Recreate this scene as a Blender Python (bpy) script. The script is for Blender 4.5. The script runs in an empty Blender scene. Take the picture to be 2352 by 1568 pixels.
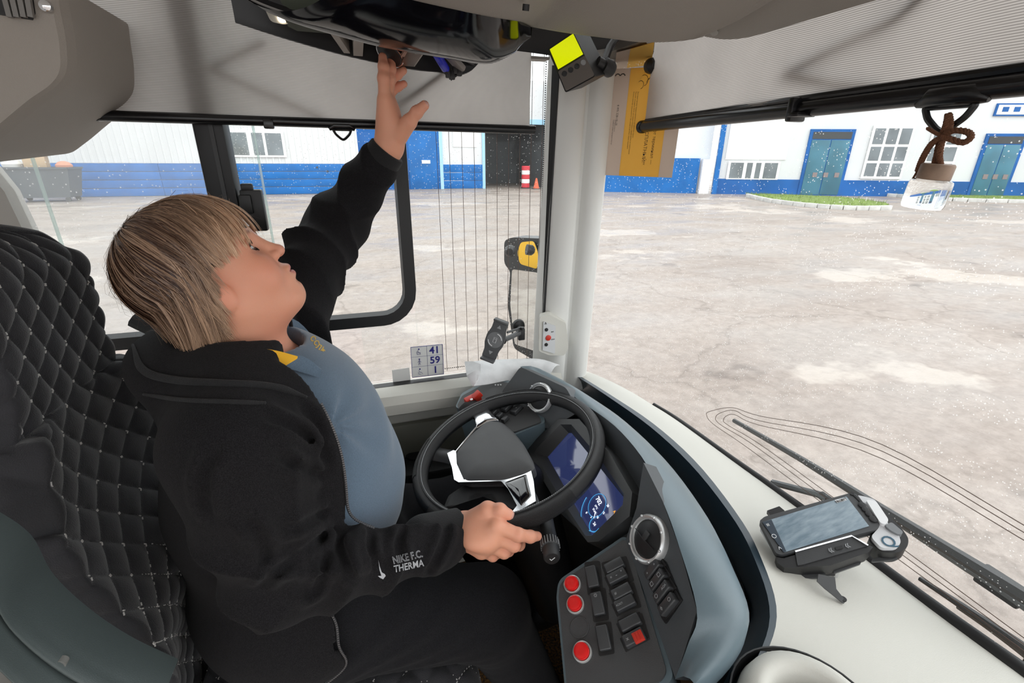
import bpy, bmesh, math, random
import numpy as np
from mathutils import Matrix, Vector
random.seed(7); rng = np.random.default_rng(7)
scene = bpy.context.scene
COL = scene.collection
pi = math.pi
# ---------------------------------------------------------------- camera
FPX = 1080.0; CAMZ = 1.95; YAW = math.radians(72.0); PITCH = math.atan(424/1080); ROLL = 0.008
_fh = np.array([math.cos(YAW), math.sin(YAW), 0]); _r = np.array([math.sin(YAW), -math.cos(YAW), 0]); _u = np.array([0, 0, 1.0])
_f = _fh*math.cos(PITCH) - _u*math.sin(PITCH); _up = _fh*math.sin(PITCH) + _u*math.cos(PITCH)
CR = _r*math.cos(ROLL) + _up*math.sin(ROLL); CU = _up*math.cos(ROLL) - _r*math.sin(ROLL); CF = _f
CP = np.array([0, 0, CAMZ])
camd = bpy.data.cameras.new('camera'); cam = bpy.data.objects.new('camera', camd); COL.objects.link(cam)
camd.sensor_width = 36; camd.lens = FPX/2352*36; camd.clip_start = 0.02; camd.clip_end = 500
cam.matrix_world = Matrix([[CR[0], CU[0], -CF[0], CP[0]], [CR[1], CU[1], -CF[1], CP[1]], [CR[2], CU[2], -CF[2], CP[2]], [0, 0, 0, 1]])
scene.camera = cam
# ---------------------------------------------------------------- light: one bright overcast sky
w = bpy.data.worlds.new('overcast_sky'); scene.world = w; w.use_nodes = True
bg = w.node_tree.nodes['Background']; bg.inputs[0].default_value = (0.965, 0.985, 1.0, 1); bg.inputs[1].default_value = 1.7
sund = bpy.data.lights.new('soft_sun', 'SUN'); sund.energy = 0.9; sund.angle = math.radians(60); sund.color = (1, 0.97, 0.93)
sun = bpy.data.objects.new('soft_sun', sund); COL.objects.link(sun)
sun.rotation_euler = Vector((-0.55, 0.55, -0.75)).to_track_quat('-Z', 'Y').to_euler()
vs = scene.view_settings; vs.view_transform = 'Standard'; vs.look = 'None'; vs.gamma = 1.0; vs.use_curve_mapping = False; vs.exposure = 0.40

# ---------------------------------------------------------------- measuring helpers (photo pixel -> point on a real plane)
def ray(x, y): return CF + (x-1176)/FPX*CR - (y-784)/FPX*CU
def atD(x, y, d): return CP + d*ray(x, y)
def atX(x, y, v): r = ray(x, y); return CP + r*(v-CP[0])/r[0]
def atY(x, y, v): r = ray(x, y); return CP + r*(v-CP[1])/r[1]
def atZ(x, y, v): r = ray(x, y); return CP + r*(v-CP[2])/r[2]
def atP(x, y, p0, n): r = ray(x, y); n = np.asarray(n, float); return CP + r*((np.asarray(p0)-CP)@n)/(r@n)
def nrm(v): v = np.asarray(v, float); return v/np.linalg.norm(v)
def V3(*a): return np.array(a, float)

# ---------------------------------------------------------------- materials
MATS = {}
def mat(name, col, rough=0.5, metal=0.0, spec=0.5, bump=0.0, bscale=200, var=0.0, vscale=20, col2=None, coat=0.0, emit=0.0, trans=0.0, sheen=0.0, stretch=(1,1,1), sss=0.0, detail=3):
    if name in MATS: return MATS[name]
    m = bpy.data.materials.new(name); m.use_nodes = True; nt = m.node_tree; b = nt.nodes['Principled BSDF']
    c = (*col, 1) if len(col) == 3 else col
    b.inputs['Base Color'].default_value = c; b.inputs['Roughness'].default_value = rough; b.inputs['Metallic'].default_value = metal
    b.inputs['Specular IOR Level'].default_value = spec; b.inputs['Coat Weight'].default_value = coat; b.inputs['Coat Roughness'].default_value = 0.05
    b.inputs['Sheen Weight'].default_value = sheen; b.inputs['Sheen Roughness'].default_value = 0.5
    if emit: b.inputs['Emission Color'].default_value = c; b.inputs['Emission Strength'].default_value = emit
    if sss: b.inputs['Subsurface Weight'].default_value = sss; b.inputs['Subsurface Radius'].default_value = (0.012, 0.005, 0.003); b.inputs['Subsurface Scale'].default_value = 0.6
    if var or bump:
        tc = nt.nodes.new('ShaderNodeTexCoord'); mp = nt.nodes.new('ShaderNodeMapping'); mp.inputs['Scale'].default_value = stretch
        nt.links.new(tc.outputs['Object'], mp.inputs['Vector'])
    if var:
        n = nt.nodes.new('ShaderNodeTexNoise'); n.inputs['Scale'].default_value = vscale; n.inputs['Detail'].default_value = detail
        nt.links.new(mp.outputs[0], n.inputs['Vector'])
        r = nt.nodes.new('ShaderNodeValToRGB'); c2 = (*col2, 1) if col2 else tuple(v*(1-var) for v in c[:3]) + (1,)
        r.color_ramp.elements[0].position = 0.35; r.color_ramp.elements[1].position = 0.65
        r.color_ramp.elements[0].color = c2; r.color_ramp.elements[1].color = c
        nt.links.new(n.outputs['Fac'], r.inputs['Fac']); nt.links.new(r.outputs['Color'], b.inputs['Base Color'])
    if bump:
        n2 = nt.nodes.new('ShaderNodeTexNoise'); n2.inputs['Scale'].default_value = bscale; n2.inputs['Detail'].default_value = 2
        nt.links.new(mp.outputs[0], n2.inputs['Vector'])
        bp = nt.nodes.new('ShaderNodeBump'); bp.inputs['Strength'].default_value = bump; bp.inputs['Distance'].default_value = 0.002
        nt.links.new(n2.outputs['Fac'], bp.inputs['Height']); nt.links.new(bp.outputs['Normal'], b.inputs['Normal'])
    MATS[name] = m; return m

def glass_mat(name, tint=(1, 1, 1), haze=0.03, dust=0.0, dscale=400, dcut=0.62, refl=0.35):
    """thin window pane: mostly see-through, weak mirror reflection, a film of dust and dried drops"""
    m = bpy.data.materials.new(name); m.use_nodes = True; nt = m.node_tree; nt.nodes.clear()
    out = nt.nodes.new('ShaderNodeOutputMaterial'); tr = nt.nodes.new('ShaderNodeBsdfTransparent'); tr.inputs[0].default_value = (*tint, 1)
    gl = nt.nodes.new('ShaderNodeBsdfGlossy'); gl.inputs['Roughness'].default_value = 0.0
    fr = nt.nodes.new('ShaderNodeFresnel'); fr.inputs[0].default_value = 1.3
    mu = nt.nodes.new('ShaderNodeMath'); mu.operation = 'MULTIPLY'; mu.inputs[1].default_value = refl; nt.links.new(fr.outputs[0], mu.inputs[0])
    m1 = nt.nodes.new('ShaderNodeMixShader'); nt.links.new(mu.outputs[0], m1.inputs[0]); nt.links.new(tr.outputs[0], m1.inputs[1]); nt.links.new(gl.outputs[0], m1.inputs[2])
    df = nt.nodes.new('ShaderNodeBsdfTranslucent'); df.inputs[0].default_value = (0.92, 0.92, 0.9, 1)
    d2 = nt.nodes.new('ShaderNodeBsdfDiffuse'); d2.inputs[0].default_value = (0.85, 0.85, 0.84, 1)
    md = nt.nodes.new('ShaderNodeMixShader'); md.inputs[0].default_value = 0.3; nt.links.new(df.outputs[0], md.inputs[1]); nt.links.new(d2.outputs[0], md.inputs[2])
    m2 = nt.nodes.new('ShaderNodeMixShader'); nt.links.new(m1.outputs[0], m2.inputs[1]); nt.links.new(md.outputs[0], m2.inputs[2])
    if dust:
        tc = nt.nodes.new('ShaderNodeTexCoord')
        v = nt.nodes.new('ShaderNodeTexVoronoi'); v.inputs['Scale'].default_value = dscale; nt.links.new(tc.outputs['Object'], v.inputs['Vector'])
        n = nt.nodes.new('ShaderNodeTexNoise'); n.inputs['Scale'].default_value = 6; n.inputs['Detail'].default_value = 4; nt.links.new(tc.outputs['Object'], n.inputs['Vector'])
        lt = nt.nodes.new('ShaderNodeMath'); lt.operation = 'LESS_THAN'; lt.inputs[1].default_value = 0.22; nt.links.new(v.outputs['Distance'], lt.inputs[0])
        sp = nt.nodes.new('ShaderNodeSeparateColor'); nt.links.new(v.outputs['Color'], sp.inputs[0])
        ad = nt.nodes.new('ShaderNodeMath'); ad.operation = 'ADD'; nt.links.new(sp.outputs[0], ad.inputs[0]); nt.links.new(n.outputs['Fac'], ad.inputs[1])
        gt = nt.nodes.new('ShaderNodeMath'); gt.operation = 'GREATER_THAN'; gt.inputs[1].default_value = 0.5+dcut; nt.links.new(ad.outputs[0], gt.inputs[0])
        mm = nt.nodes.new('ShaderNodeMath'); mm.operation = 'MULTIPLY'; nt.links.new(lt.outputs[0], mm.inputs[0]); nt.links.new(gt.outputs[0], mm.inputs[1])
        ms = nt.nodes.new('ShaderNodeMath'); ms.operation = 'MULTIPLY_ADD'; ms.inputs[1].default_value = dust; ms.inputs[2].default_value = haze
        nt.links.new(mm.outputs[0], ms.inputs[0]); nt.links.new(ms.outputs[0], m2.inputs[0])
    else: m2.inputs[0].default_value = haze
    nt.links.new(m2.outputs[0], out.inputs[0]); MATS[name] = m; return m

# ---------------------------------------------------------------- object helpers
WM = {}
def wm(o): return WM.get(o.name, Matrix.Identity(4))
def tag(o, label=None, cat=None, group=None, kind=None):
    if label: o['label'] = label
    if cat: o['category'] = cat
    if group: o['group'] = group
    if kind: o['kind'] = kind
    return o
def thing(name, loc, label, cat, group=None):
    o = bpy.data.objects.new(name, None); COL.objects.link(o); o.empty_display_size = 0.05
    o.location = [float(v) for v in loc]; WM[o.name] = Matrix.Translation(o.location)
    return tag(o, label, cat, group)
def link(name, me, parent=None, M=None):
    o = bpy.data.objects.new(name, me); COL.objects.link(o)
    if M is None: M = Matrix.Identity(4)
    if parent is not None:
        o.parent = parent; o.matrix_parent_inverse = wm(parent).inverted()
    o.matrix_basis = M; WM[o.name] = M
    return o
def mesh(name, v, f, m=None, sharp=38, smooth=True):
    me = bpy.data.meshes.new(name)
    me.from_pydata([tuple(map(float, p)) for p in v], [], [tuple(map(int, q)) for q in f]); me.validate(); me.update()
    if smooth:
        me.polygons.foreach_set('use_smooth', [True]*len(me.polygons))
        if sharp and sharp < 180: me.set_sharp_from_angle(angle=math.radians(sharp))
    if m is not None: me.materials.append(m)
    return me
def fixn(me):
    bm = bmesh.new(); bm.from_mesh(me); bmesh.ops.recalc_face_normals(bm, faces=bm.faces); bm.to_mesh(me); bm.free(); return me
class MB:
    """collects shapes; build() links them as one mesh object"""
    def __init__(s): s.v = []; s.f = []
    def add(s, v, f):
        n = len(s.v); s.v += [np.asarray(p, float) for p in v]; s.f += [tuple(i+n for i in q) for q in f]; return s
    def box(s, c, h, A=None, bev=0.0, seg=2):
        """box: centre c, half sizes h, axes A (rows)"""
        A = np.eye(3) if A is None else np.asarray(A); c = np.asarray(c, float)
        if bev <= 0:
            L = [(-1,-1,-1),(1,-1,-1),(1,1,-1),(-1,1,-1),(-1,-1,1),(1,-1,1),(1,1,1),(-1,1,1)]
            return s.add([c+sum(q[i]*h[i]*A[i] for i in range(3)) for q in L], [(0,3,2,1),(4,5,6,7),(0,1,5,4),(1,2,6,5),(2,3,7,6),(3,0,4,7)])
        bm = bmesh.new(); bmesh.ops.create_cube(bm, size=2.0)
        for q in bm.verts: q.co = Vector((q.co.x*h[0], q.co.y*h[1], q.co.z*h[2]))
        bmesh.ops.bevel(bm, geom=list(bm.edges), offset=min(bev, min(h)*0.95), segments=seg, profile=0.5, affect='EDGES')
        bm.verts.index_update(); v = [c+q.co.x*A[0]+q.co.y*A[1]+q.co.z*A[2] for q in bm.verts]; f = [[x.index for x in q.verts] for q in bm.faces]; bm.free()
        return s.add(v, f)
    def bar(s, a, b, wx, wy, up=(0,0,1), bev=0.0):
        a = np.asarray(a, float); b = np.asarray(b, float); d = nrm(b-a); u = np.asarray(up, float); x = np.cross(u, d)
        if np.linalg.norm(x) < 1e-4: x = np.cross((1,0,0), d)
        x = nrm(x); y = np.cross(d, x)
        return s.box((a+b)/2, (wx/2, wy/2, np.linalg.norm(b-a)/2), (x, y, d), bev)
    def tube(s, pts, r, n=8, caps=True, closed=False):
        P = np.asarray(pts, float); k = len(P); R = np.full(k, r, float) if np.isscalar(r) else np.asarray(r, float)
        T = np.gradient(P, axis=0) if not closed else np.roll(P, -1, 0)-np.roll(P, 1, 0)
        T /= np.linalg.norm(T, axis=1)[:, None]+1e-12
        x = np.cross(T[0], (0, 0, 1.0))
        if np.linalg.norm(x) < 1e-3: x = np.cross(T[0], (1.0, 0, 0))
        x = nrm(x); v = []
        for i in range(k):
            x = x-T[i]*(x@T[i]); x = nrm(x); y = np.cross(T[i], x)
            for j in range(n):
                a = 2*pi*j/n; v.append(P[i]+R[i]*(math.cos(a)*x+math.sin(a)*y))
        f = []; m = k if closed else k-1
        for i in range(m):
            for j in range(n): f.append((i*n+j, i*n+(j+1) % n, ((i+1) % k)*n+(j+1) % n, ((i+1) % k)*n+j))
        if caps and not closed: f.append(tuple(range(n))[::-1]); f.append(tuple((k-1)*n+j for j in range(n)))
        return s.add(v, f)
    def lathe(s, c, axis, prof, n=24, xref=None):
        """prof: list of (radius, height along axis)"""
        d = nrm(axis); c = np.asarray(c, float); x = np.cross(d, (0, 0, 1.0)) if xref is None else np.asarray(xref, float)
        if np.linalg.norm(x) < 1e-3: x = np.cross(d, (1.0, 0, 0))
        x = nrm(x-d*(x@d)); y = np.cross(d, x); v = []; f = []
        for r, h in prof:
            for j in range(n): a = 2*pi*j/n; v.append(c+d*h+max(r, 1e-5)*(math.cos(a)*x+math.sin(a)*y))
        for i in range(len(prof)-1):
            for j in range(n): f.append((i*n+j, i*n+(j+1) % n, (i+1)*n+(j+1) % n, (i+1)*n+j))
        f.append(tuple(range(n))[::-1]); f.append(tuple((len(prof)-1)*n+j for j in range(n)))
        return s.add(v, f)
    def prism(s, poly, off):
        """polygon of 3D points extruded by vector off"""
        P = [np.asarray(p, float) for p in poly]; n = len(P); o = np.asarray(off, float)
        return s.add(P+[p+o for p in P], [tuple(range(n))[::-1], tuple(range(n, 2*n))]+[(i, (i+1) % n, (i+1) % n+n, i+n) for i in range(n)])
    def grid(s, G, closed_u=False):
        G = np.asarray(G, float); a, b = G.shape[:2]; f = []
        for i in range(a-1 if not closed_u else a):
            for j in range(b-1): i2 = (i+1) % a; f.append((i*b+j, i2*b+j, i2*b+j+1, i*b+j+1))
        return s.add(G.reshape(-1, 3), f)
    def slab(s, G, off):
        """grid surface with thickness off (vector or grid of vectors)"""
        G = np.asarray(G, float); H = G+np.asarray(off, float); a, b = G.shape[:2]; n = a*b; f = []
        for i in range(a-1):
            for j in range(b-1):
                q = (i*b+j, (i+1)*b+j, (i+1)*b+j+1, i*b+j+1); f.append(q); f.append(tuple(k+n for k in q[::-1]))
        for i in range(a-1):
            for j in (0, b-1): f.append((i*b+j, (i+1)*b+j, (i+1)*b+j+n, i*b+j+n))
        for j in range(b-1):
            for i in (0, a-1): f.append((i*b+j, i*b+j+1, i*b+j+1+n, i*b+j+n))
        return s.add(list(G.reshape(-1, 3))+list(H.reshape(-1, 3)), f)
    def build(s, name, m, parent=None, sharp=38, M=None, fix=True, smooth=True):
        me = mesh(name, s.v, s.f, m, None, smooth)
        if fix: fixn(me)
        if smooth and sharp: me.set_sharp_from_angle(angle=math.radians(sharp))
        return link(name, me, parent, M)
def spline(pts, n):
    """Catmull-Rom through pts, n samples"""
    P = np.asarray(pts, float); k = len(P)
    if k == 2: t = np.linspace(0, 1, n)[:, None]; return P[0]*(1-t)+P[1]*t
    Q = np.vstack([2*P[0]-P[1], P, 2*P[-1]-P[-2]]); out = []
    for t in np.linspace(0, k-1-1e-9, n):
        i = int(t); u = t-i; a, b, c, d = Q[i:i+4]
        out.append(0.5*((2*b)+(c-a)*u+(2*a-5*b+4*c-d)*u*u+(3*b-a-3*c+d)*u**3))
    return np.array(out)
def frame(n, up=(0, 0, 1)):
    """axes (u right, v up, n out) of a plane with outward normal n"""
    n = nrm(n); u = np.cross(up, n); u = nrm(u); v = np.cross(n, u); return u, v, n
def rrect(w, h, r, k=5):
    out = []
    for cx, cy, a0 in ((w-r, h-r, 0), (-w+r, h-r, 90), (-w+r, -h+r, 180), (w-r, -h+r, 270)):
        for i in range(k): a = math.radians(a0+90*i/(k-1)); out.append((cx+r*math.cos(a), cy+r*math.sin(a)))
    return out
def roundpoly(P, r, k=4):
    """round the corners of a 3D polygon"""
    P = [np.asarray(p, float) for p in P]; n = len(P); out = []
    for i in range(n):
        a, b, c = P[i-1], P[i], P[(i+1) % n]; ra = r[i] if not np.isscalar(r) else r
        la, lc = np.linalg.norm(a-b), np.linalg.norm(c-b); q = min(ra, la*0.45, lc*0.45)
        if q < 1e-5: out.append(b); continue
        p0 = b+(a-b)/la*q; p2 = b+(c-b)/lc*q
        for j in range(k+1): t = j/k; out.append((1-t)**2*p0+2*t*(1-t)*b+t*t*p2)
    return out
def text(name, s, size, org, u, v, m, parent, depth=0.0003, align='CENTER', bold=0.0, xs=1.0):
    """lettering as thin raised print: origin org, reading direction u, up v"""
    c = bpy.data.curves.new(name, 'FONT'); c.body = s; c.size = size; c.extrude = depth; c.align_x = align; c.align_y = 'CENTER'; c.offset = bold; c.resolution_u = 3
    o = bpy.data.objects.new('tmp', c); COL.objects.link(o); dg = bpy.context.evaluated_depsgraph_get()
    me = bpy.data.meshes.new_from_object(o.evaluated_get(dg)); bpy.data.objects.remove(o); bpy.data.curves.remove(c)
    me.materials.clear(); me.materials.append(m); me.name = name
    u = nrm(u)*xs; v = nrm(v); n = nrm(np.cross(u, v))
    return link(name, me, parent, Matrix([[u[0], v[0], n[0], org[0]], [u[1], v[1], n[1], org[1]], [u[2], v[2], n[2], org[2]], [0, 0, 0, 1]]))
def copytree(o, M, label=None):
    """copy of a thing and its parts moved by matrix M"""
    c = o.copy(); COL.objects.link(c)
    return c
# ================================================================ SETTING OUTSIDE
M_white = mat('white_cladding', (0.68, 0.69, 0.70), 0.6, var=0.06, vscale=0.6)
M_blue = mat('blue_paint', (0.012, 0.125, 0.42), 0.6, spec=.2, var=0.25, vscale=0.8)
M_blue2 = mat('bright_blue_paint', (0.010, 0.15, 0.47), 0.6, spec=.2, var=0.2, vscale=1.5)
M_lblue = mat('light_blue_paint', (0.35, 0.6, 0.78), 0.5)
M_teal = mat('teal_door_paint', (0.05, 0.19, 0.27), 0.55, var=0.3, vscale=1.0)
M_pvc = mat('white_window_frame', (0.85, 0.85, 0.84), 0.4)
M_pane = mat('dark_window_glass', (0.20, 0.23, 0.25), 0.08, var=0.4, vscale=0.9)
M_dark = mat('dark_interior', (0.06, 0.065, 0.07), 0.9)
M_kerb = mat('pale_kerb_stone', (0.62, 0.61, 0.58), 0.9, var=0.2, vscale=4)
M_grass = mat('grass', (0.20, 0.29, 0.05), 0.9, var=0.5, vscale=5)
M_soil = mat('soil', (0.13, 0.11, 0.07), 1.0)

def asphalt():
    m = bpy.data.materials.new('wet_asphalt'); m.use_nodes = True; nt = m.node_tree; b = nt.nodes['Principled BSDF']
    tc = nt.nodes.new('ShaderNodeTexCoord')
    def noise(sc, det, rough=0.55, st=(1, 1, 1)):
        mp = nt.nodes.new('ShaderNodeMapping'); mp.inputs['Scale'].default_value = st; nt.links.new(tc.outputs['Object'], mp.inputs[0])
        n = nt.nodes.new('ShaderNodeTexNoise'); n.inputs['Scale'].default_value = sc; n.inputs['Detail'].default_value = det; n.inputs['Roughness'].default_value = rough
        nt.links.new(mp.outputs[0], n.inputs['Vector']); return n
    def ramp(src, stops):
        r = nt.nodes.new('ShaderNodeValToRGB'); e = r.color_ramp.elements
        while len(e) < len(stops): e.new(0.5)
        for k, (p, c) in enumerate(stops): e[k].position = p; e[k].color = (*c, 1)
        nt.links.new(src, r.inputs[0]); return r
    def mix(a, bb, fac, mode='MIX'):
        x = nt.nodes.new('ShaderNodeMix'); x.data_type = 'RGBA'; x.blend_type = mode
        if isinstance(fac, float): x.inputs[0].default_value = fac
        else: nt.links.new(fac, x.inputs[0])
        nt.links.new(a, x.inputs[6]); nt.links.new(bb, x.inputs[7]); return x.outputs[2]
    base = ramp(noise(0.35, 8, 0.65, (1, 1.4, 1)).outputs['Fac'], [(0.3, (0.285, 0.236, 0.205)), (0.5, (0.345, 0.292, 0.256)), (0.7, (0.395, 0.343, 0.306))])
    fine = ramp(noise(7, 9, 0.85).outputs['Fac'], [(0.36, (0.55, 0.53, 0.51)), (0.60, (1, 1, 1))])
    c = mix(base.outputs[0], fine.outputs[0], 0.7, 'MULTIPLY')
    patch = ramp(noise(0.22, 6, 0.65, (1, 1.2, 1)).outputs['Fac'], [(0.57, (0, 0, 0)), (0.60, (1, 1, 1))])
    pale = nt.nodes.new('ShaderNodeRGB'); pale.outputs[0].default_value = (0.56, 0.50, 0.44, 1)
    pm = nt.nodes.new('ShaderNodeMath'); pm.operation = 'MULTIPLY'; pm.inputs[1].default_value = 0.45; nt.links.new(patch.outputs[0], pm.inputs[0])
    c = mix(c, pale.outputs[0], pm.outputs[0])
    crack = nt.nodes.new('ShaderNodeTexVoronoi'); crack.feature = 'DISTANCE_TO_EDGE'; crack.inputs['Scale'].default_value = 0.35
    dn = noise(1.6, 5); mv = nt.nodes.new('ShaderNodeVectorMath'); mv.operation = 'ADD'; nt.links.new(tc.outputs['Object'], mv.inputs[0]); nt.links.new(dn.outputs['Color'], mv.inputs[1]); nt.links.new(mv.outputs[0], crack.inputs['Vector'])
    cm = ramp(crack.outputs['Distance'], [(0.0, (0.62, 0.6, 0.58)), (0.012, (1, 1, 1))])
    c = mix(c, cm.outputs[0], 0.6, 'MULTIPLY')
    spot = ramp(noise(0.9, 4, 0.65, (0.8, 1.2, 1)).outputs['Fac'], [(0.30, (0.55, 0.53, 0.52)), (0.38, (1, 1, 1))])
    c = mix(c, spot.outputs[0], 0.8, 'MULTIPLY')
    nt.links.new(c, b.inputs['Base Color'])
    rr = ramp(noise(0.5, 5, 0.6, (1, 2, 1)).outputs['Fac'], [(0.4, (0.28,)*3), (0.62, (0.75,)*3)]); nt.links.new(rr.outputs[0], b.inputs['Roughness'])
    bp = nt.nodes.new('ShaderNodeBump'); bp.inputs['Strength'].default_value = 0.5; bp.inputs['Distance'].default_value = 0.02
    nt.links.new(noise(14, 6, 0.7).outputs['Fac'], bp.inputs['Height']); nt.links.new(bp.outputs[0], b.inputs['Normal'])
    return m
M_asph = asphalt()
g = MB().grid([[V3(x, y, 0) for y in np.linspace(-60, 90, 7)] for x in np.linspace(-80, 90, 7)]).build('ground', M_asph)
tag(g, 'wet patched grey asphalt of the depot yard', 'ground', kind='structure')

# ---- long building with white ribbed cladding and blue boards (left)
YB = 28.7
bl = thing('depot_building', (-8, YB, 0), 'long white ribbed depot building with blue boarded base behind side window', 'building')
xs0, xs1, zt = -46.0, 0.3, 6.5
zb = 1.53
pts = []
x = xs0
while x < xs1:
    pts += [(x, 0), (x+0.16, 0), (x+0.19, -0.035), (x+0.26, -0.035), (x+0.29, 0)]; x += 0.30
G = [[V3(px, YB+dy, z) for z in (zb, zt)] for px, dy in pts]
MB().grid(G).build('ribbed_cladding', M_white, bl, smooth=False)
for i in range(4):                                                            # blue boards of the base, one above another
    z0 = i*zb/4
    for k in range(5):
        a = xs0+(xs1-xs0)*k/5; b2 = xs0+(xs1-xs0)*(k+1)/5
        MB().box(((a+b2)/2, YB-0.03, z0+zb/8), ((b2-a)/2-0.006, 0.03, zb/8-0.012), bev=0.012).build('plank', M_blue2, bl)
MB().box((-23, YB+0.12, 3), (23.2, 0.08, 3.2)).build('back_wall', M_white, bl)
def window(parent, P, cols, rows=(0, 1), fr=0.1, name='window', dep=0.06, nrmv=(0, -1, 0), mfr=None):
    """framed window from 4 corners (tl,tr,br,bl); cols / rows are pane edges in 0..1"""
    tl, tr, br, blc = [np.asarray(p, float) for p in P]; n = nrm(nrmv)
    def q(u, v): return (tl*(1-u)+tr*u)*(1-v)+(blc*(1-u)+br*u)*v
    o = MB().slab([[q(u, v) for v in (-0.02, 1.02)] for u in (-0.02, 1.02)], n*dep).build(name, mfr or M_pvc, parent)
    for a, b2 in cols:
        for c, d in rows if isinstance(rows[0], tuple) else [rows]:
            MB().slab([[q(u, v)+n*(dep+0.004) for v in (c, d)] for u in (a, b2)], n*0.01).build('pane', M_pane, o)
    return o
W4 = [atY(520, 300, YB-0.05), atY(656, 304, YB-0.05), atY(658, 360, YB-0.05), atY(527, 357, YB-0.05)]
for q in W4: q[1] = YB-0.05
z1, z2 = W4[0][2], W4[2][2]; xa, xb = -5.65, -3.15
window(bl, [V3(xa, YB-.04, z1), V3(xb, YB-.04, z1), V3(xb, YB-.04, z2), V3(xa, YB-.04, z2)], [(0.03, 0.33), (0.42, 0.62), (0.67, 0.97)], (0.06, 0.94))
for (px, pz) in ((-1.7, 1.35), (-1.2, 1.15)): MB().lathe((px, YB-0.1, pz), (0, -1, 0), [(0.05, -.04), (0.05, 0.02)], 10).build('vent_pipe', M_dark, bl)
# recessed gate wing further along
YG = 31.5
b2_ = thing('gate_wing', (6, YG, 0), 'blue gate and white wall wing with dark open bay behind front side pane', 'building')
MB().box((1.9, YG+0.1, 3.2), (1.6, 0.1, 3.2)).build('gate_surround', M_blue, b2_)
MB().box((4.4, YG, 1.9), (0.95, 0.05, 1.9), bev=0.02).build('door', M_blue2, b2_)
MB().box((4.5, YG-0.07, 1.62), (0.26, 0.015, 0.1)).build('door_plate', M_pvc, b2_)
for xx in (0.42, 5.45): MB().box((xx, YG-0.05, 3), (0.1, 0.08, 3.0)).build('post', M_lblue, b2_)
MB().box((6.9, YG+0.05, 4.0), (1.4, 0.06, 2.55)).build('upper_wall', M_white, b2_)
for i in range(3): MB().box((6.9, YG, 0.25+i*0.49), (1.4, 0.07, 0.235), bev=0.01).build('plank', M_blue2, b2_)
MB().box((7.0, YG-0.03, 3.05), (0.75, 0.02, 0.55)).build('notice_board', M_pvc, b2_)
MB().box((8.2, YG, 3), (0.09, 0.1, 3.0)).build('post', M_lblue, b2_)
bay = MB(); bay.box((10.4, YG+6, 2.2), (2.2, 0.1, 2.4)); bay.box((8.3, YG+3, 2.2), (0.08, 3, 2.4)); bay.box((12.5, YG+3, 2.2), (0.08, 3, 2.4)); bay.box((10.4, YG+3, 4.3), (2.2, 3, 0.1))
bay.build('bay_lining', mat('bay_grey', (0.10, 0.11, 0.12), 0.9), b2_)
MB().box((10.4, YG, 5.2), (2.2, 0.1, 1.2)).build('bay_header', M_white, b2_)
MB().box((10.4, YG-0.06, 4.05), (2.2, 0.08, 0.15)).build('lintel', M_lblue, b2_)
MB().box((15.2, YG-0.4, 3.2), (2.6, 0.3, 3.2)).build('side_wall', mat('grey_blue_wall', (0.42, 0.52, 0.6), 0.7), b2_)
MB().box((15.2, YG-0.75, 5.5), (2.6, 0.06, 0.25)).build('eaves_band', M_pvc, b2_)
# red and white barrier barrel in the bay mouth
p = atY(1207, 418, YG-0.5)
br = thing('traffic_barrel', (p[0], YG-0.5, 0), 'red and white striped barrel at the dark bay mouth', 'barrel')
for i, m_ in enumerate(('r', 'w', 'r', 'w', 'r')):
    MB().lathe((p[0], YG-0.5, 0.05+i*0.27), (0, 0, 1), [(0.24, 0), (0.27, 0.03), (0.27, 0.24), (0.24, 0.27)], 16).build('band', mat('barrel_red', (0.6, 0.03, 0.05), 0.5) if m_ == 'r' else M_pvc, br)
MB().lathe((p[0], YG-0.5, 0), (0, 0, 1), [(0.3, 0), (0.3, 0.05)], 16).build('base', M_dark, br)
p = atY(1232, 415, YG-1.2)
cn = thing('traffic_cone', (p[0], YG-1.2, 0), 'small orange red cone right of the striped barrel', 'cone')
MB().lathe((p[0], YG-1.2, 0.04), (0, 0, 1), [(0.2, 0), (0.05, 0.62), (0.0, 0.64)], 14).build('cone_body', mat('cone_orange', (0.65, 0.12, 0.05), 0.6), cn)
MB().box((p[0], YG-1.2, 0.02), (0.25, 0.25, 0.02), bev=0.01).build('base', M_dark, cn)

# ---- building on the right, seen through the windscreen
A0 = V3(20.3, 24.0, 0); B0 = V3(34.5, 17.7, 0); DW = nrm(B0-A0); NW = V3(DW[1], -DW[0], 0)
if NW @ (CP-A0) < 0: NW = -NW
def wallR(x, y, off=0.0): return atP(x, y, A0+NW*off, NW)
def sz(x, y): q = wallR(x, y); return float((q-A0) @ DW), float(q[2])
def onw(s_, z, off=0.0): return A0+DW*s_+NW*off+V3(0, 0, z)
AXW = (DW, NW, V3(0, 0, 1))
brt = thing('workshop_building', A0+DW*8, 'white workshop with blue base, gates and gridded windows across yard', 'building')
def wbox(name, s0, s1, z0, z1, off, th, m, parent=brt, bev=0.0):
    return MB().box(onw((s0+s1)/2, (z0+z1)/2, off), (abs(s1-s0)/2, th, abs(z1-z0)/2), AXW, bev).build(name, m, parent)
wbox('wall', 0.0, 40, 0, 8, -0.4, 0.4, M_white)
wbox('base_band', 0.0, 40, 0, 0.85, 0.02, 0.03, M_blue)
wbox('set_back_wall', -7.0, -0.4, 0, 8, -0.9, 0.4, mat('white_wall_panel', (0.72, 0.75, 0.78), 0.6))
wbox('base_wall', -7.0, -1.0, 0, 1.95, -0.4, 0.1, M_blue2)
wbox('corner_post', -0.9, -0.35, 0, 1.9, -0.2, 0.2, M_pvc)
wbox('downpipe', -0.2, 0.05, 0, 6, 0.1, 0.08, M_blue2)
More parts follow.
